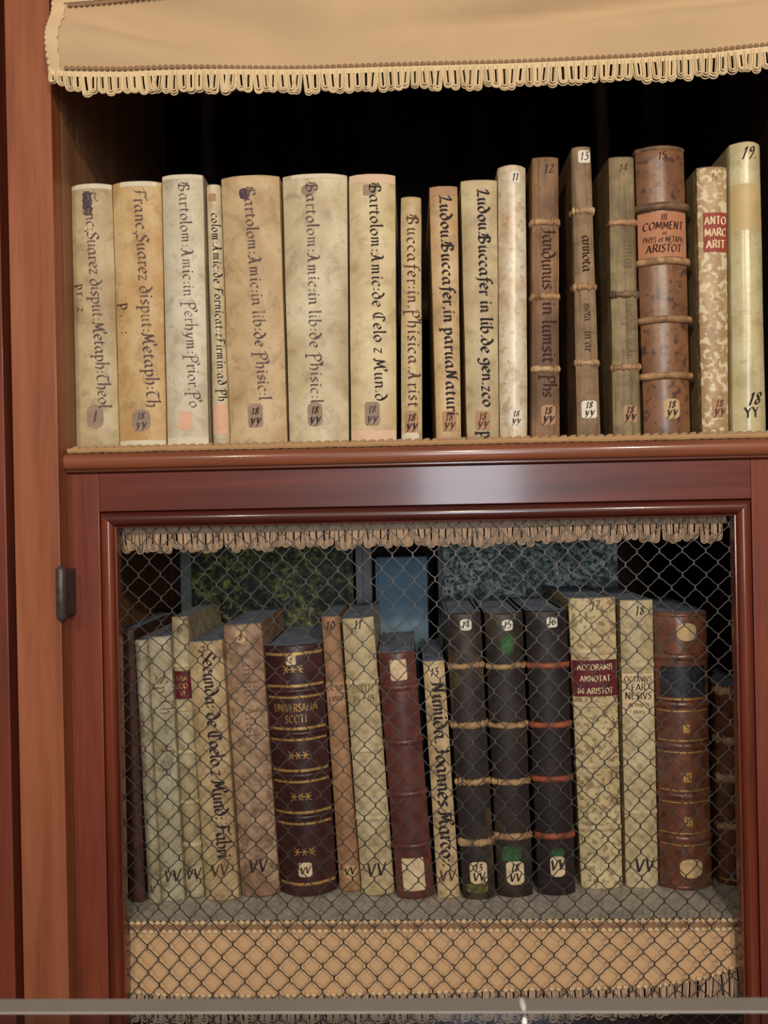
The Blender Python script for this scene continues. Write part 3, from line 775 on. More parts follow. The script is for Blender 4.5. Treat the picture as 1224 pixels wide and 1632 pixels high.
# fringed valance at the top of the lower compartment
YV = 1.0085
vx0, vx1 = X(194, 850, YV), X(1158, 820, YV)
zt1 = SHELF_U - TH - 0.003
fz0 = Z(640, 838, YV)
fy = lambda x: YV + 0.0035 * mnoise.noise(Vector((x * 9, 2.2, 0)))
hz = lambda x: fz0 + 0.0015 * mnoise.noise(Vector((x * 7, 5.5, 1)))
val2 = empty('valance', 'short brown fringed valance hanging behind the netting above the lower books', 'valance', ((vx0 + vx1) / 2, YV, zt1))
mb = MB(); rows = []
for k in range(9):
    rows.append([(lambda x: (x, fy(x), hz(x) + (zt1 - hz(x)) * k / 8))(vx0 + (vx1 - vx0) * i / 100) for i in range(101)])
back = [[(x, y + 0.0012, z) for x, y, z in r] for r in rows]
mb.grid(rows); mb.grid(back, flip=True); part(mb, 'cloth', CLOTH, val2, True, 180)
part(heading((vx0, vx1), hz, lambda x: fy(x) - .001, 0.011, 520), 'fringe_heading', FRINGE2, val2, True, 60)
part(fringe((vx0, vx1), lambda x: hz(x) + 0.004, lambda x: fy(x) - .0015, 0.0290, 0.00052, 0.0088, 5, 6), 'fringe', FRINGE2, val2, True, 60)
mb = MB(); n = 120
braid_row(mb, [(lambda x: (x, fy(x) - .0014, hz(x) + 0.0125))(vx0 + (vx1 - vx0) * i / n) for i in range(n + 1)], 0.0028, 0.5); part(mb, 'braid_edge', BRAID_D, val2, True, 60)

# valance hung from the lower shelf
YS = 1.0085
sx0, sx1 = X(200, 1470, YS), X(1206, 1460, YS)
hp = [(180, 1574), (212, 1580), (260, 1584), (420, 1585), (640, 1581), (800, 1576), (930, 1573), (1040, 1569), (1120, 1558), (1175, 1540), (1230, 1526)]
hem2 = [(P(a, b_, YS).x, P(a, b_, YS).z) for a, b_ in hp]
h2 = lambda x: interp(hem2, x)
zt2 = SHELF_L - 0.001
def sy(x, z):
    u = (x - sx0) / (sx1 - sx0); v = (zt2 - z) / 0.1
    return YS - 0.010 * math.sin(min(1, max(0, v)) * math.pi * .5) ** 2 * 0.55 + 0.0018 * mnoise.noise(Vector((x * 6, z * 10, 7))) * v + 0.012 * max(0, abs(u - .5) * 2 - 0.72) * v
val3 = empty('valance', 'tan cloth valance hanging from the lower shelf edge behind the netting', 'valance', ((sx0 + sx1) / 2, YS, zt2))
mb = MB(); rows = []
for k in range(25):
    rows.append([(lambda x, k=k: (x, sy(x, h2(x) + (zt2 - h2(x)) * k / 24), h2(x) + (zt2 - h2(x)) * k / 24))(sx0 + (sx1 - sx0) * i / 120) for i in range(121)])
back = [[(x, y + 0.0012, z) for x, y, z in r] for r in rows]
mb.grid(rows); mb.grid(back, flip=True); mb.grid([rows[0], back[0]], flip=True); part(mb, 'cloth', CLOTH2, val3, True, 180)
mb = MB(); n = 96
for dz, dd in ((0.0, 0.0012), (-0.0105, 0.0016)):
    braid_row(mb, [(lambda x: (x, sy(x, zt2 + dz) - dd, zt2 + dz))(sx0 + (sx1 - sx0) * i / n) for i in range(n + 1)], 0.0036, 0.5)
    part(mb, 'braid_edge', BRAID, val3, True, 60); mb = MB()
braid_row(mb, [(lambda x: (x, sy(x, h2(x)) - .0014, h2(x) + 0.002))(sx0 + (sx1 - sx0) * i / n) for i in range(n + 1)], 0.0034, 0.5)
part(mb, 'braid_edge', BRAID, val3, True, 60)
mb = MB(); rows = []
for k in range(3): rows.append([(lambda x: (x, sy(x, zt2 - .005) - 0.0008, zt2 - 0.0105 + k * 0.005))(sx0 + (sx1 - sx0) * i / 100) for i in range(101)])
mb.grid(rows); part(mb, 'braid_tape', BRAID_D, val3, True, 60)
part(fringe((sx0, sx1), lambda x: h2(x), lambda x: sy(x, h2(x)) - .001, 0.036, 0.00070, 0.0090, 8, 5), 'fringe', FRINGE2, val3, True, 60)

# ================================================================== upper row of books
GU, GL = 'books on the upper shelf', 'books behind the wire netting'
V = lin
def vel(seed, base=(214, 196, 158), alt=(178, 150, 108), stain=(160, 118, 70), amt=0.55, **k):
    k.setdefault('dirt_shadow', 0.8 if 20 < seed < 40 else 0.55)  # lower row mottled more: real dirt plus netting shadows put into the colour
    return leather('vellum_%d' % seed, V(*base), V(*alt), V(*stain), seed=seed, stain_amt=amt, rough=k.pop('rough', 0.5), **k)
def mark(y0, y1, xf, wpx, m=LBL_V, ik=INK, lines=None, corner=8, **k):
    o = dict(corner=corner, ink=ik, nib=0.26, ang=35, slant=0.18, lines=lines or [('18', 0.46, 11, ROMAN), ('yy', 0.86, 14, ROMAN)]); o.update(k)
    return ('shelf_mark_label', y0, y1, xf, wpx, m, o)
def num(y0, y1, xf, wpx, txt, m=LBL_W, ik=INK, corner=3, size=11, **k):
    o = dict(corner=corner, ink=ik, nib=0.22, ang=35, slant=0.15, lines=[(txt, 0.76, size, ROMAN)]); o.update(k)
    return ('number_label', y0, y1, xf, wpx, m, o)

book('vellum_book', 'cream vellum book with faded script title, leftmost on the upper shelf', GU, (105, 178, 292, 118.5, 190, 710), SHELF_U, vel(1, (206, 188, 148), (172, 150, 110), (150, 112, 66)), 0.14, 2.6, seed=1,
     titles=[('Franc:Suarez disput:Metaph:Theol', 304, 652, -0.10, 11.5, INKF, {'drift': -16, 'nib': 0.19}), ('pr: z', 452, 500, -0.62, 9, INKB)],
     patches=[('head_edge', 292.5, 301, 0, 0, PATCH_C, {}), ('ink_blot', 305, 344, -.14, 15, INKV, {'corner': 5, 'ragged': 2, 'lift': .0002}), mark(645, 684, 0.0, 27, LBL_V, INKF, lines=[('I', .7, 18, ROMAN)], corner=12)])
book('vellum_book', 'orange-stained vellum book with a side note, second from left on the upper shelf', GU, (179, 257, 288, 191, 265, 711), SHELF_U, vel(2, (212, 184, 136), (188, 148, 92), (172, 120, 58), 0.7), 0.14, 2.6, seed=2,
     titles=[('Franc.Suarez disput:Metaph:Th', 302, 652, 0.08, 12, INKF, {'drift': -14, 'nib': 0.20}), ('p. 3: ', 482, 545, -0.62, 11, INKB)],
     patches=[('head_edge', 288.5, 297, 0.1, 58, PATCH_C, {}), ('tail_edge', 702, 710, 0, 0, PATCH_C, {}), mark(652, 688, 0.02, 30, LBL_V, INKV, corner=12)])
book('vellum_book', 'pale grey vellum book with fading script and pink label near its foot', GU, (258, 323, 277, 267, 333, 710), SHELF_U, vel(3, (212, 202, 176), (186, 172, 140), (176, 148, 110), 0.35), 0.12, 2.8, seed=3,
     titles=[('Bartolom:Amic:in Perhym:Prior.Po', 292, 652, 0.02, 11, INKF, {'drift': -10, 'nib': 0.16})],
     patches=[('head_edge', 277.5, 285, 0, 0, PATCH_C, {}), ('tail_edge', 697, 709, 0, 0, PATCH_C, {}), ('shelf_mark_label', 656, 686, -0.05, 22, LBL_K, {'corner': 2, 'ragged': 2.0})])
book('vellum_book', 'very thin white vellum book with dense small script between thicker vellum books', GU, (329, 350, 293, 340.5, 365, 709), SHELF_U, vel(4, (216, 204, 172), (190, 168, 126), (170, 128, 80), 0.4), 0.25, 2.0, seed=4,
     titles=[('colom:Amic:de Fornicat:&Firmin:ad Ph', 340, 642, 0.08, 7.8, INK, {'drift': -2, 'nib': 0.22})],
     patches=[('number_label', 308, 321, -0.1, 12, LBL_T, {'corner': 2, 'ragged': 1.5}), ('shelf_mark_label', 645, 692, 0, 21, LBL_K, {'ragged': 1.0})])
book('vellum_book', 'thick tan vellum book with dark blot capital, right of the very thin white one', GU, (352, 445, 279, 367.5, 458, 709), SHELF_U, vel(5, (206, 180, 138), (180, 148, 104), (152, 106, 58), 0.6), 0.13, 2.6, seed=5,
     titles=[('Bartolom:Amic:in lib:de Phisic:l', 300, 640, -0.08, 11.5, INKF, {'drift': -14, 'nib': 0.2})],
     patches=[('ink_blot', 300, 318, -0.18, 17, INKV, {'corner': 7, 'ragged': 2, 'lift': .0002}), mark(644, 682, -0.05, 24, LBL_V, INKD, corner=4)])
book('vellum_book', 'widest cream vellum book on the upper shelf with scripted title', GU, (450, 553, 276, 461.5, 556, 708), SHELF_U, vel(6, (216, 202, 168), (186, 164, 124), (150, 122, 84), 0.45), 0.13, 2.6, seed=6,
     titles=[('Bartolom:Amic:in lib:de Phisic:l', 292, 644, -0.15, 11.5, INKF, {'drift': -3, 'nib': 0.20})],
     patches=[('head_edge', 276.5, 284, 0.1, 84, PATCH_C, {}), ('ink_blot', 294, 312, -0.2, 22, LBL_V, {'corner': 8, 'ragged': 2, 'lift': .0002}), mark(641, 680, -0.10, 24, LBL_V, INK, corner=9)])
book('vellum_book', 'pale yellow vellum book with pinkish worn head and foot beside a short thin book', GU, (556, 630, 277, 559.5, 632, 707), SHELF_U, vel(7, (220, 202, 160), (196, 172, 126), (176, 140, 90), 0.3), 0.13, 2.8, seed=7,
     titles=[('Bartolom:Amic:de Celo & Mun.d', 294, 642, 0.04, 11.5, INK, {'drift': -8, 'nib': 0.19})],
     patches=[('worn_head', 277.5, 292, 0, 0, PATCH_P, {'ragged': 2}), ('worn_foot', 686, 706, 0, 0, PATCH_P, {'ragged': 2}), ('ink_blot', 294, 312, -0.1, 22, LBL_V, {'corner': 3, 'lift': .0002}), mark(641, 679, -0.05, 24, LBL_V, INKV, corner=3)])
book('vellum_book', 'shortest and thin vellum book on the upper shelf, ragged edge, script title', GU, (639, 671, 313, 639.5, 673, 706), SHELF_U, vel(8, (208, 186, 140), (184, 156, 110), (150, 118, 74), 0.4), 0.2, 2.2, seed=8, wob=0.0012,
     titles=[('Buccafer:in.Phisica.Arist', 344, 652, -0.05, 11.5, INKB, {'drift': -2, 'nib': 0.2})],
     patches=[mark(655, 690, 0.0, 22, LBL_T, INK, corner=6), ('tail_patch', 690, 704, -.1, 26, PATCH_C, {'corner': 5})])
book('vellum_book', 'narrow tan vellum book with bold black script, right of the dark gap', GU, (684, 729, 296, 696, 735, 704), SHELF_U, vel(9, (208, 180, 134), (182, 146, 100), (160, 116, 72), 0.5), 0.12, 2.8, seed=9,
     titles=[('Ludou.Buccafer,in paruaNaturi', 312, 664, -0.02, 11.5, INK, {'drift': -4, 'nib': 0.28})],
     patches=[('worn_head', 296.5, 312, 0, 0, LBL_T, {'ragged': 2}), mark(655, 688, 0.06, 22, LBL_T, INKB, corner=3)])
book('vellum_book', 'vellum book with bold black script and a lone letter p below its mark', GU, (734, 792, 286, 744.5, 795, 703), SHELF_U, vel(10, (206, 188, 146), (180, 156, 116), (146, 122, 88), 0.5), 0.12, 2.8, seed=10,
     titles=[('Ludou.Buccafer;in lib.de gen.&co', 302, 650, 0.10, 11.5, INK, {'drift': -3, 'nib': 0.28}), ('p', 688, 699, 0.1, 13, INK, {'nib': 0.28})],
     patches=[mark(655, 686, 0.0, 24, LBL_T, INKB, corner=3)])
book('vellum_book', 'white rounded vellum book without title, numbered 11', GU, (793, 838, 262, 796.5, 841, 701), SHELF_U, leather('vellum_white', V(230, 218, 192), V(206, 182, 146), V(172, 122, 80), seed=11, scale=22, spots=V(180, 136, 94), spot_scale=120, spot_amt=0.45, stain_amt=0.65, rough=0.32, spec=0.5), 0.32, 2.0, seed=11,
     patches=[num(273, 292, 0.18, 15, '11', LBL_W, INK, size=11), mark(652, 680, 0.12, 21, LBL_W, INKB, corner=4, lines=[('18', 0.44, 9, ROMAN), ('yy', 0.84, 11, ROMAN)])])
calf = lambda s, b=(156, 118, 82), a=(112, 80, 56), st=(80, 60, 46), **k: leather('worn_calf_%d' % s, V(*b), V(*a), V(*st), seed=s, rough=0.65, streak=0.55, **k)
TAN_B = leather('worn_band_tan', V(190, 150, 106), V(124, 88, 60), V(84, 56, 42), seed=50, scale=60)
TAN_BP = leather('worn_band_pale', V(206, 176, 130), V(160, 122, 84), V(110, 80, 54), seed=51, scale=60)
DRK_B = leather('worn_band_brown', V(136, 104, 76), V(88, 62, 46), V(60, 42, 34), seed=52, scale=60)
fb = {'fray': 0.9, 'wob': 0.0012, 'ry': 0.0030}
book('leather_book', 'worn brown leather book with three frayed bands, numbered 12', GU, (848, 890, 250, 847.5, 892, 699), SHELF_U, calf(12), 0.10, 3.0, seed=12,
     bands=[(354, 11, TAN_B, fb), (473, 10, TAN_B, fb), (589, 9, TAN_BP, fb)],
     titles=[('Iandunus', 366, 462, 0.05, 13, INKD, {'nib': 0.2}), ('in lumsit', 482, 580, 0.05, 13, INKD, {'nib': 0.2}), ('Phs', 598, 634, 0.05, 12, INKD, {'nib': 0.2}), ('12', 276, 280, 0.25, 9, INK, {'across': 1, 'mark': 1})],
     patches=[mark(646, 678, 0.15, 22, LBL_T, INK, corner=5)])
book('leather_book', 'tall slim brown banded leather book with white labels, numbered 13', GU, (911, 941, 233, 919.5, 957.5, 696), SHELF_U, calf(13, (160, 132, 98), (120, 94, 68)), 0.14, 2.6, seed=13, Y=1.004,
     bands=[(336, 9, TAN_BP, fb), (457, 10, TAN_B, fb), (578, 9, TAN_BP, fb)],
     titles=[('annota', 376, 434, 0.1, 10, INKD, {'nib': 0.24}), ('meta', 484, 512, 0.05, 8, INKD), ('in ar', 528, 562, 0.05, 8, INKD)],
     patches=[num(240, 260, 0.25, 19, '13', LBL_W, INKB, size=12), mark(639, 667, 0.05, 24, LBL_W, INK, corner=3, lines=[('18', 0.42, 10, ROMAN), ('yy', 0.86, 12, ROMAN)])])
book('leather_book', 'grey-brown leather book with frayed bands leaning beside the thick mottled one, numbered 14', GU, (970, 1010, 249, 977, 1022, 694), SHELF_U, calf(14, (156, 136, 98), (116, 96, 68), (92, 70, 50)), 0.10, 3.0, seed=14, yaw=2.0,
     bands=[(355, 10, TAN_B, fb), (469, 10, DRK_B, fb), (585, 9, TAN_B, fb)],
     titles=[('annot', 378, 430, 0.25, 9, INKP), ('metaph: in Ar', 484, 570, 0.25, 9, INKP), ('14', 273, 280, 0.1, 8, INKB, {'across': 1, 'mark': 1})],
     patches=[mark(646, 674, 0.2, 22, LBL_T, INK, corner=4)])
book('leather_book', 'thick mottled red-brown leather book with orange title panel, numbered 15', GU, (1012, 1090, 231, 1026.5, 1101, 690), SHELF_U,
     leather('mottled_calf', V(142, 97, 64), V(106, 72, 50), V(94, 82, 80), dirt_shadow=0.6, scale=14, spots=V(58, 46, 48), seed=15, rough=0.34, spec=0.5, spot_scale=110, spot_lo=0.56, spot_hi=0.66, spot_amt=0.75), 0.20, 2.0, seed=15,
     bands=[(329, 13, DRK_B, {'ry': .0040, 'over': .0018}), (416, 12, TAN_B, {'ry': .0038, 'over': .0016}), (509, 12, TAN_B, {'ry': .0040, 'over': .0022}), (599, 12, TAN_B, {'ry': .0040, 'over': .0020})], headcap=DRK_B,
     patches=[('title_label', 338, 409, 0, 0, LBL_A, {'ink': INKD, 'nib': 0.22, 'fit': 0.84, 'slant': 0.12, 'lines': [('III', 0.19, 10, ROMAN), ('COMMENT', 0.39, 12, ROMAN), ('in', 0.52, 7, ROMAN), ('PHYS et METAPH', 0.68, 9, ROMAN), ('ARISTOT', 0.90, 12, ROMAN)]}),
              mark(636, 668, 0.12, 25, LBL_O, INK, corner=7)],
     titles=[('15', 254, 260, 0.0, 8, INKD, {'across': 1, 'mark': 1})])
SPOT = leather('sponged_vellum', V(184, 154, 112), V(160, 126, 86), V(146, 108, 74), spots=V(222, 206, 166), seed=16, spot_scale=150, spot_lo=0.50, spot_hi=0.60, spot_amt=0.85, rough=0.42)
book('vellum_book', 'sponge-mottled vellum book with red title label, numbered 16', GU, (1110, 1158, 265, 1119, 1161, 687), SHELF_U, SPOT, 0.14, 2.6, seed=16, board=vel(116, (186, 168, 124), (160, 140, 98)),
     patches=[('title_label', 339, 402, 0.16, 38, LBL_R, {'ink': CREAM_INK, 'nib': 0.26, 'fit': 0.9, 'ragged': 1.2, 'lines': [('ANTO', 0.30, 12, ROMAN), ('MARC', 0.60, 12, ROMAN), ('ARIT', 0.90, 12, ROMAN)]}),
              mark(634, 666, 0.25, 24, LBL_T, INKB, corner=2)],
     titles=[('16', 288, 292, 0.15, 8, INKP, {'across': 1, 'mark': 1})])
book('vellum_book', 'tall glossy cream vellum book at the right end, numbered 19', GU, (1163, 1211, 225, 1168, 1221, 685), SHELF_U, leather('glossy_vellum', V(216, 206, 164), V(196, 180, 132), V(186, 152, 92), seed=19, stain_amt=0.45, rough=0.26, spec=0.55), 0.26, 2.0, seed=19, headcap=None,
     titles=[('19.', 252, 260, 0.10, 12, INK, {'across': 1, 'mark': 1, 'slant': .3}), ('18', 645, 650, 0.15, 13, INK, {'across': 1, 'mark': 1, 'slant': .3, 'nib': .24}), ('YY', 666, 670, 0.0, 11, INK, {'across': 1, 'mark': 1, 'slant': 0, 'nib': .24})],
     patches=[('stained_patch', 292, 366, 0, 0, plain('vellum_overlay', V(200, 174, 124), 0.5, 0, .4, .1, 30), {'ragged': 1, 'lift': .0002})])

# ================================================================== lower row of books
DKB = leather('dark_red_leather', V(84, 50, 44), V(62, 36, 32), seed=60, rough=0.5)
book('leather_book', 'dark brown leather book half hidden behind the left door frame', GL, (186, 213, 1004, 206, 232, 1440), SHELF_L, DKB, 0.2, 2.2, seed=21, dusty=True)
book('vellum_book', 'thinnest pale vellum book beside the dark brown book at the left end', GL, (215, 233, 1021, 237, 255.5, 1442), SHELF_L, vel(22, (184, 172, 144), (152, 136, 104), (136, 116, 86), 0.5), 0.3, 2.0, seed=22, dusty=True,
     titles=[('V', 1424, 1432, 0, 9, INKB, {'across': 1, 'mark': 1})])
book('vellum_book', 'pale vellum book with faded penned flourishes, third from left behind the netting', GL, (234, 271, 1016, 256.5, 294, 1438), SHELF_L, vel(23, (182, 174, 146), (156, 144, 112), (150, 134, 98), 0.45), 0.12, 2.6, seed=23, dusty=True,
     titles=[('Sp', 1078, 1110, -.1, 12, INKP, {'nib': .2}), ('Th', 1116, 1140, .2, 12, INKP, {'nib': .2}), ('C : a', 1190, 1240, .1, 12, INKP, {'nib': .2}), ('VV', 1406, 1412, 0.1, 12, INK, {'across': 1, 'mark': 1})])
book('vellum_book', 'narrow vellum book with small maroon title label, numbered 6', GL, (270, 298, 984, 297, 325.5, 1433), SHELF_L, vel(24, (190, 178, 142), (156, 138, 100), (150, 124, 78), 0.45), 0.22, 2.0, seed=24, dusty=True,
     bands=[(1062, 7, FOLD, {'ry': .0014}), (1132, 6, FOLD, {'ry': .0014}), (1200, 7, FOLD, {'ry': .0016}), (1280, 7, FOLD, {'ry': .0016}), (1348, 8, FOLD, {'ry': .0016})],
     patches=[('title_label', 1070, 1115, 0, 0, LBL_M, {'ink': GOLD, 'nib': .2, 'fit': .8, 'lines': [('FRA', .35, 8, ROMAN), ('SCO', .62, 8, ROMAN), ('TI', .88, 8, ROMAN)]})],
     titles=[('6', 1008, 1014, 0.1, 9, INKB, {'across': 1, 'mark': 1}), ('VV', 1402, 1408, 0.0, 11, INK, {'across': 1, 'mark': 1})])
book('vellum_book', 'yellowed vellum book with large black script title, numbered 7', GL, (300, 354, 1024, 328.5, 381, 1438), SHELF_L, vel(25, (194, 170, 128), (166, 138, 96), (156, 116, 84), 0.5), 0.14, 2.6, seed=25, dusty=True,
     titles=[('Secunda: de Coelo & Mund: Fabri', 1040, 1370, 0.06, 13, INK, {'drift': -4, 'nib': .24}), ('7', 1046, 1052, -0.15, 10, INKB, {'across': 1, 'mark': 1}), ('VV', 1398, 1404, 0, 13, INKB, {'across': 1, 'mark': 1})])
book('vellum_book', 'stained pinkish tan vellum book, numbered 8, left of the gilt dark book', GL, (354, 416, 997, 386, 446, 1432), SHELF_L, leather('pink_vellum', V(186, 154, 122), V(148, 118, 92), V(126, 86, 70), spots=V(118, 86, 66), seed=26, stain_amt=.7, spot_scale=90, spot_lo=.5, spot_hi=.62, spot_amt=.6, dirt_shadow=.8), 0.15, 2.4, seed=26, dusty=True,
     patches=[num(1006, 1026, -0.08, 16, '8', LBL_O, INK, corner=7, size=10)], titles=[('in lib. Arist', 1060, 1180, 0.1, 12, INKP, {'nib': .16}), ('VV', 1392, 1400, 0, 14, INK, {'across': 1, 'mark': 1})])
MAR = leather('maroon_morocco', V(70, 36, 34), V(50, 25, 26), seed=27, rough=0.4, spec=.5)
g6 = []
for yb_ in (1104, 1172, 1239, 1306): g6 += [(yb_ - 9, 1.5, 2.0), (yb_ + 9, 1.3, 1.6)]
g6 += [(1044, 1.6, 2.0), (1411, 1.6, 2.0)]
book('leather_book', 'thick dark maroon leather book with gilt bands and ornaments, numbered 9', GL, (420, 513, 1031, 448, 537, 1432), SHELF_L, MAR, 0.24, 2.0, seed=27, dusty=True,
     bands=[(y, 9, MAR, {'ry': .0026}) for y in (1104, 1172, 1239, 1306)], gilt=g6, ornaments=[(1069, 32, 12), (1206, 34, 13), (1272, 34, 13), (1360, 34, 13)],
     titles=[('UNIVERSALIA', 1136, 1150, 0.0, 8, GOLD, {'across': 1, 'slant': 0, 'len': 70}), ('SCOTI', 1154, 1168, 0.0, 8, GOLD, {'across': 1, 'slant': 0, 'len': 36})],
     patches=[num(1045, 1062, -0.05, 16, '9', LBL_C, INKB, size=8), mark(1377, 1400, -0.02, 22, LBL_C, INK, lines=[('VV', .78, 11, ROMAN)], corner=3)])
book('vellum_book', 'narrow orange-brown book with printed title, numbered 10', GL, (512, 540, 984, 542, 575.5, 1423), SHELF_L, leather('orange_brown_vellum', V(176, 134, 96), V(142, 102, 70), V(118, 82, 54), seed=28, stain_amt=.5), 0.14, 2.4, seed=28, dusty=True,
     patches=[mark(1380, 1400, 0.1, 20, LBL_O, INK, lines=[('VV', .78, 12, ROMAN)], corner=8), ('title_label', 1088, 1126, 0, 0, LBL_T, {'ink': INKB, 'nib': .2, 'fit': .85, 'lines': [('OCTO', .35, 8, ROMAN), ('LIBRI', .8, 8, ROMAN)]})],
     titles=[('10', 1004, 1010, 0.0, 9, INK, {'across': 1, 'mark': 1})])
book('vellum_book', 'creamy smooth vellum book with three raised folds, numbered 11, behind the netting', GL, (545, 595, 987, 577, 629, 1430), SHELF_L, vel(29, (196, 178, 140), (184, 162, 118), (164, 138, 96), 0.35), 0.16, 2.4, seed=29, dusty=True,
     bands=[(1089, 9, FOLD, {'ry': .0018}), (1197, 9, FOLD, {'ry': .0018}), (1306, 9, FOLD, {'ry': .0018})],
     titles=[('11', 1003, 1009, 0.0, 9, INK, {'across': 1, 'mark': 1}), ('SCOTI', 1104, 1112, 0, 7, INKP, {'across': 1}), ('IN LIB', 1120, 1126, 0, 7, INKP, {'across': 1}), ('VV', 1398, 1404, 0.0, 14, INK, {'across': 1, 'mark': 1})])
RB = leather('red_brown_calf', V(106, 60, 50), V(84, 45, 40), seed=30, rough=0.38, spec=.5)
book('leather_book', 'smooth red-brown leather book with four bands and two blank cream labels', GL, (602, 661, 1042, 633, 693, 1436), SHELF_L, RB, 0.2, 2.0, seed=30, dusty=True,
     bands=[(y, 10, RB, {'ry': .0030}) for y in (1098, 1185, 1268, 1351)],
     patches=[('number_label', 1053, 1086, 0.05, 26, LBL_C, {'corner': 1}), ('shelf_mark_label', 1370, 1422, -0.02, 35, LBL_C, {'corner': 1})])
book('vellum_book', 'short narrow vellum book with thick black gothic script, numbered 13', GL, (674, 708, 1055, 698, 733, 1434), SHELF_L, vel(31, (206, 182, 138), (178, 148, 104), (150, 118, 80), 0.35), 0.14, 2.6, seed=31, dusty=True,
     titles=[('Numida. Ioannes Marco::', 1088, 1384, 0.08, 13.5, INK, {'nib': .28, 'drift': 2}), ('VV', 1406, 1412, 0.0, 12, INKB, {'across': 1, 'mark': 1})],
     patches=[num(1062, 1082, 0, 20, '13', LBL_C, INK, corner=9, size=12)])
def dk(s): return leather('black_brown_leather_%d' % s, V(52, 43, 40), V(38, 30, 30), V(74, 66, 44), seed=s, rough=0.45, spec=.35, stain_amt=.7)
BND = leather('band_worn_pale', V(186, 152, 106), V(150, 112, 76), V(110, 84, 60), seed=70, scale=70)
BNR = leather('band_worn_red', V(160, 84, 54), V(120, 58, 42), seed=71, scale=70)
book('leather_book', 'black-brown leather book with pale bands and yellowed left edge, numbered 14', GL, (710, 766, 978, 738, 790.5, 1436), SHELF_L, leather('black_brown_leather_32', V(58, 48, 43), V(42, 34, 32), V(104, 84, 46), seed=32, rough=0.45, spec=.35, stain_amt=.8), 0.18, 2.2, seed=32, dusty=True,
     bands=[(1063, 10, BND, {'ry': .0034, 'fray': .7, 'wob': .0015}), (1157, 10, BND, {'ry': .0034, 'fray': .7, 'wob': .0015}), (1248, 10, BND, {'ry': .0034, 'fray': .7, 'wob': .0015}), (1345, 11, BND, {'ry': .0030, 'fray': .5})],
     patches=[num(988, 1006, 0.1, 18, '14', LBL_W, INK, corner=5, size=11), mark(1375, 1410, 0.02, 27, LBL_C, INK, lines=[('13', .42, 11, ROMAN), ('VV', .86, 13, ROMAN)], corner=6), ('mould_stain', 1410, 1424, -.1, 34, ink('olive_wear', V(104, 100, 54), .8, 150), {'ragged': 5, 'corner': 6, 'lift': .0002})])
book('leather_book', 'black-brown leather book with green mould stains, numbered 15', GL, (771.5, 833, 978, 794, 850, 1432), SHELF_L, dk(33), 0.18, 2.2, seed=33, dusty=True,
     bands=[(1063, 9, BND, {'ry': .0034, 'fray': .6, 'wob': .0015}), (1157, 9, BND, {'ry': .0034, 'fray': .6, 'wob': .0015}), (1248, 10, BND, {'ry': .0034, 'fray': .6, 'wob': .0015}), (1335, 11, BND, {'ry': .0030, 'fray': .5})],
     patches=[num(989, 1006, 0.15, 17, '15', LBL_W, INK, corner=5, size=11), ('mould_stain', 1012, 1046, 0.1, 20, STAIN_G, {'corner': 9, 'ragged': 4, 'lift': .0002}), ('mould_stain', 1350, 1374, -.15, 30, STAIN_G, {'corner': 6, 'ragged': 4, 'lift': .0002}),
              mark(1374, 1411, 0.0, 28, LBL_C, INK, lines=[('18', .42, 12, ROMAN), ('VV', .86, 13, ROMAN)], corner=6)])
book('leather_book', 'near-black leather book with reddish bands, numbered 16', GL, (837, 903.5, 974, 858, 917.5, 1429), SHELF_L, leather('black_leather', V(48, 38, 37), V(36, 28, 29), seed=34, rough=0.45, spec=.35), 0.18, 2.2, seed=34, dusty=True,
     bands=[(y, 10, BNR, {'ry': .0030, 'fray': .15}) for y in (1062, 1157, 1243, 1334)],
     patches=[num(985, 1001, 0.22, 17, '16', LBL_W, INK, corner=3, size=12), ('mould_stain', 1354, 1372, .1, 20, STAIN_G, {'corner': 6, 'ragged': 5, 'lift': .0002}), mark(1366, 1398, 0.05, 23, LBL_C, INK, lines=[('VV', .66, 16, ROMAN)], corner=6)])
SPV = leather('spotted_vellum', V(212, 196, 150), V(190, 168, 122), V(168, 140, 92), spots=V(128, 96, 62), seed=35, stain_amt=.35, spot_scale=140, spot_lo=.53, spot_hi=.60, spot_amt=.7)
book('vellum_book', 'brown-spotted vellum book with wide maroon title label, numbered 17', GL, (906, 980, 954, 927, 992.5, 1419), SHELF_L, SPV, 0.14, 2.6, seed=35, dusty=True,
     bands=[(1040, 9, FOLD, {'ry': .0014}), (1124, 9, FOLD, {'ry': .0018}), (1221, 9, FOLD, {'ry': .0018}), (1321, 9, FOLD, {'ry': .0018})],
     patches=[('title_label', 1053, 1111, 0, 0, LBL_M, {'ink': CREAM_INK, 'nib': .2, 'fit': .90, 'lines': [('ACCORAMB', .27, 9, ROMAN), ('ANNOTAT', .58, 9, ROMAN), ('IN ARISTOT', .92, 9, ROMAN)]})],
     titles=[('17', 972, 976, .1, 9, INKB, {'across': 1, 'mark': 1})])
book('vellum_book', 'pale vellum book with printed black title, numbered 18', GL, (988, 1040, 957, 998, 1049, 1417), SHELF_L, vel(36, (206, 190, 150), (184, 164, 122), (166, 142, 100), 0.35, spots=V(158, 132, 96), spot_amt=.5), 0.14, 2.6, seed=36, dusty=True,
     bands=[(1062, 9, FOLD, {'ry': .0016}), (1295, 9, FOLD, {'ry': .0018})],
     titles=[('18', 980, 986, .15, 9, INK, {'across': 1, 'mark': 1}), ('VV', 1390, 1396, .1, 14, INK, {'across': 1, 'mark': 1})],
     patches=[('title_label', 1074, 1142, 0, 0, LBL_C, {'ink': INK, 'nib': .18, 'fit': .86, 'lines': [('OCTAVIVS', .20, 9, ROMAN), ('FAR', .40, 11, ROMAN), ('NESIVS', .60, 11, ROMAN), ('IN PHILOS', .78, 6, ROMAN), ('PHYS', .95, 6, ROMAN)]})])
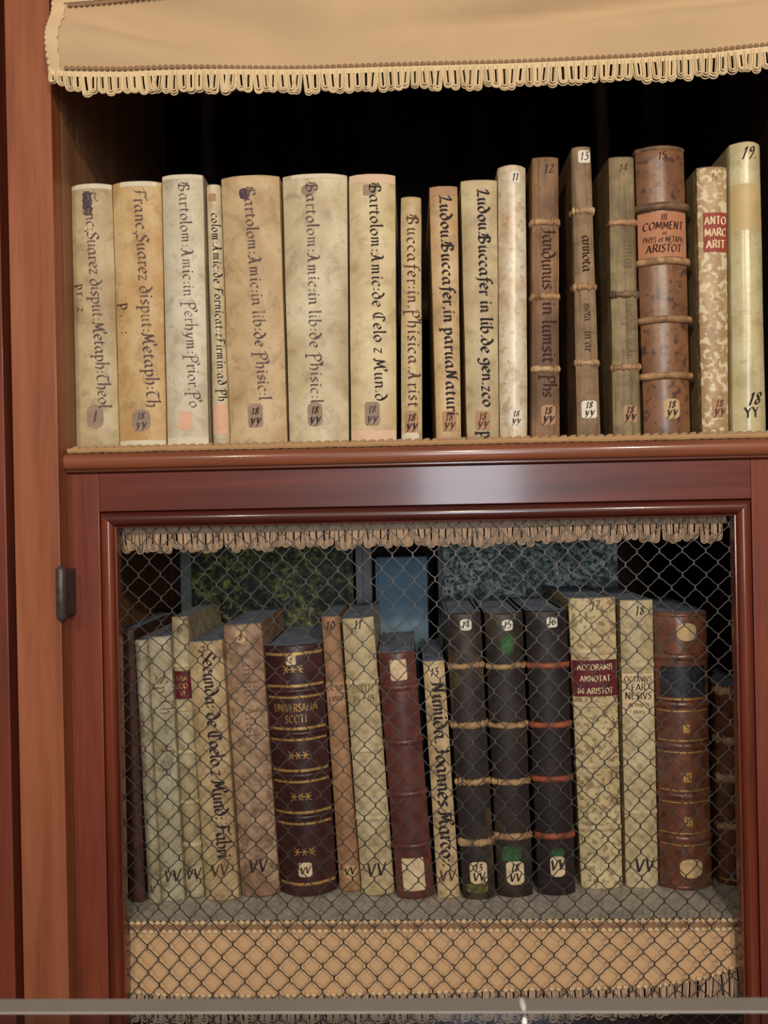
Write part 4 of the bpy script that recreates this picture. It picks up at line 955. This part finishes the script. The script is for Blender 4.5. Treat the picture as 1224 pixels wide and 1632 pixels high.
CALF = leather('glossy_brown_calf', V(122, 76, 54), V(84, 48, 36), V(104, 92, 88), spots=V(64, 40, 32), seed=37, rough=0.3, spec=.55, stain_amt=.35, spot_scale=70, spot_amt=.5)
g16 = []
for yb_ in (1124, 1190, 1270, 1338): g16 += [(yb_ - 9, .8, .6), (yb_ + 10, .8, .6)]
book('leather_book', 'glossy brown calf book with black title label and oval paper labels', GL, (1042, 1127, 977, 1053, 1136.5, 1421), SHELF_L, CALF, 0.22, 2.0, seed=37, dusty=True,
     bands=[(y, 11, CALF, {'ry': .0030}) for y in (1048, 1124, 1190, 1270, 1338)], gilt=g16, headcap=CALF, ornaments=[(1162, 10, 12), (1240, 14, 14), (1310, 14, 14)],
     patches=[('title_label', 1063, 1112, 0, 70, LBL_N, {'corner': 1}), ('number_label', 994, 1022, 0.10, 31, LBL_O, {'corner': 11}), ('shelf_mark_label', 1370, 1400, 0.08, 36, LBL_O, {'corner': 12})])
book('leather_book', 'short brown leather book with frayed pale bands behind the right door frame', GL, (1140, 1200, 1094, 1146, 1208, 1413), SHELF_L, leather('brown_calf', V(108, 66, 48), V(78, 46, 34), V(120, 88, 56), seed=38, rough=0.45), 0.2, 2.2, seed=38, dusty=True,
     bands=[(1102, 12, TAN_BP, {'ry': .003, 'fray': 1.0, 'wob': .002}), (1180, 13, TAN_BP, {'ry': .003, 'fray': 1.0, 'wob': .002}), (1242, 12, TAN_BP, {'ry': .003, 'fray': .9, 'wob': .002}), (1319, 11, TAN_BP, {'ry': .003, 'fray': .8, 'wob': .002})],
     gilt=[(1403, 1.2, .8)])

# ================================================================== boxes standing behind the lower books
def marble(name, c0, c1, c2, seed, sc):
    t = NT(name); v = t.coord((1, 1, 1), (seed, seed * 2, 0)); n = t.noise(v, sc, 6, 0.7, 1.2)
    c = t.ramp(n, [(0.40, c0), (0.52, c1), (0.62, c2)])
    vo = t.new('ShaderNodeTexVoronoi'); vo.inputs['Scale'].default_value = sc * 1.5; vo.inputs['Randomness'].default_value = 1.0
    w2 = t.new('ShaderNodeTexNoise'); w2.inputs['Scale'].default_value = sc * 1.2; t.L(v, w2.inputs['Vector'])
    ad = t.new('ShaderNodeVectorMath', operation='MULTIPLY_ADD'); t.L(w2.outputs['Color'], ad.inputs[0]); ad.inputs[1].default_value = (0.012, 0.012, 0.012); t.L(v, ad.inputs[2])
    t.L(ad.outputs[0], vo.inputs['Vector'])
    c = t.mix(t.ramp(vo.outputs['Distance'], [(0.30, (1, 1, 1, 1)), (0.42, (0, 0, 0, 1))]), c, c0)
    big = t.noise(v, 14, 2); c = t.mix(t.mul(t.mask(big, 0.5, 0.66), 0.6), c, c0)
    return t.done(c, 0.6, 0.3)
MG = marble('marbled_green_paper', lin(36, 40, 34), lin(84, 90, 50), lin(160, 152, 76), 3, 64)
MB_ = marble('marbled_blue_grey_paper', lin(54, 62, 60), lin(136, 148, 140), lin(206, 214, 202), 5, 80)
BLUE = plain('blue_paper', lin(112, 138, 154), 0.85, 0, .2, .08, 40)
GRY = plain('grey_paper', lin(142, 138, 140), 0.85, 0, .2, .08, 40)
GRN = plain('grey_green_cloth', lin(110, 112, 104), 0.85, 0, .2, .12, 60)
def slipcase(label, x0p, x1p, yp, Y, d, mface, medge, ytop=None, edge_w=0.010, nm='slipcase'):
    x0, x1 = X(x0p, yp, Y), X(x1p, yp, Y); zt = Z((x0p + x1p) / 2, ytop, Y) if ytop else H - 0.012
    r = empty(nm, label, 'box', ((x0 + x1) / 2, Y, SHELF_L + 0.0002), 'boxes standing behind the lower books')
    hh = zt - SHELF_L; hw_ = (x1 - x0) / 2
    mb = MB(); mb.box(-hw_ + edge_w, hw_, 0, d, 0, hh, bevel=0.0012); mb.build('case', mface, r)
    mb = MB(); mb.box(-hw_, -hw_ + edge_w - 0.0002, -0.0012, d, 0, hh, bevel=0.0010); mb.build('spine_strip', medge, r)
    mb = MB(); mb.box(-hw_ + edge_w, hw_, 0.002, d - 0.002, hh, hh + 0.001); mb.build('lid', DUST, r, False)
    return r
slipcase('dark green marbled paper box standing behind the lower books at left', 288, 563, 920, 1.300, 0.10, MG, GRN, edge_w=0.017)
slipcase('narrow grey upright box between the green marbled and the blue box', 567, 592, 910, 1.298, 0.11, GRY, GRY, edge_w=0.011)
slipcase('plain blue box standing behind the red-brown leather book', 599, 682, 950, 1.305, 0.09, BLUE, BLUE, ytop=889, edge_w=0.004)
slipcase('blue-grey marbled paper box standing behind the black-brown books', 698, 985, 910, 1.300, 0.10, MB_, GRN, edge_w=0.006)

# ================================================================== glass barrier in front
YG = 0.46
gt = Z(612, 1612, YG)
g = empty('glass_barrier', 'clear glass barrier pane with grey ground top edge in front of bookcase', 'glass barrier', (0.02, YG, 0))
t = NT('clear_glass')
tr = t.new('ShaderNodeBsdfTransparent'); tr.inputs[0].default_value = (0.80, 0.84, 0.88, 1)
gl = t.new('ShaderNodeBsdfGlossy'); gl.inputs['Roughness'].default_value = 0.02
fr = t.new('ShaderNodeFresnel'); fr.inputs[0].default_value = 1.45
ms = t.new('ShaderNodeMixShader'); t.L(fr.outputs[0], ms.inputs[0]); t.L(tr.outputs[0], ms.inputs[1]); t.L(gl.outputs[0], ms.inputs[2])
t.L(ms.outputs[0], t.n['Material Output'].inputs[0]); GLASS = t.m
EDGE = plain('ground_glass_edge', lin(146, 139, 131), 0.55, 0, .5, .05, 30)
TG = 0.0128
mb = MB(); mb.box(-0.9, 0.9, YG, YG + TG, 0.03, gt - 0.0015); part(mb, 'pane', GLASS, g, False)
mb = MB(); mb.box(-0.9, 0.9, YG - 0.0002, YG + TG + 0.0002, gt - 0.0015, gt, bevel=0.0006)
ed = part(mb, 'ground_edge', EDGE, g)
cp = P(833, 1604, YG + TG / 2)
mb = MB(); mb.blob((cp.x, YG + TG * .5, gt), 0.0016, TG * .52, 0.0007, 9, 5); mb.blob((cp.x, YG - .0002, gt - 0.006), 0.0014, 0.0004, 0.0030, 9, 5)  # lamp glint on the glass edge, modelled as two white blobs
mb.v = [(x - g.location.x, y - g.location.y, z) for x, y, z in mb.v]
mb.build('edge_glint', plain('white_glint', lin(240, 238, 232), .5, 0, .4, .03, 40), ed)
mb = MB(); mb.box(-0.92, 0.92, YG - 0.02, YG + TG + 0.02, 0.0005, 0.03, bevel=0.002); part(mb, 'floor_channel', IRON, g)
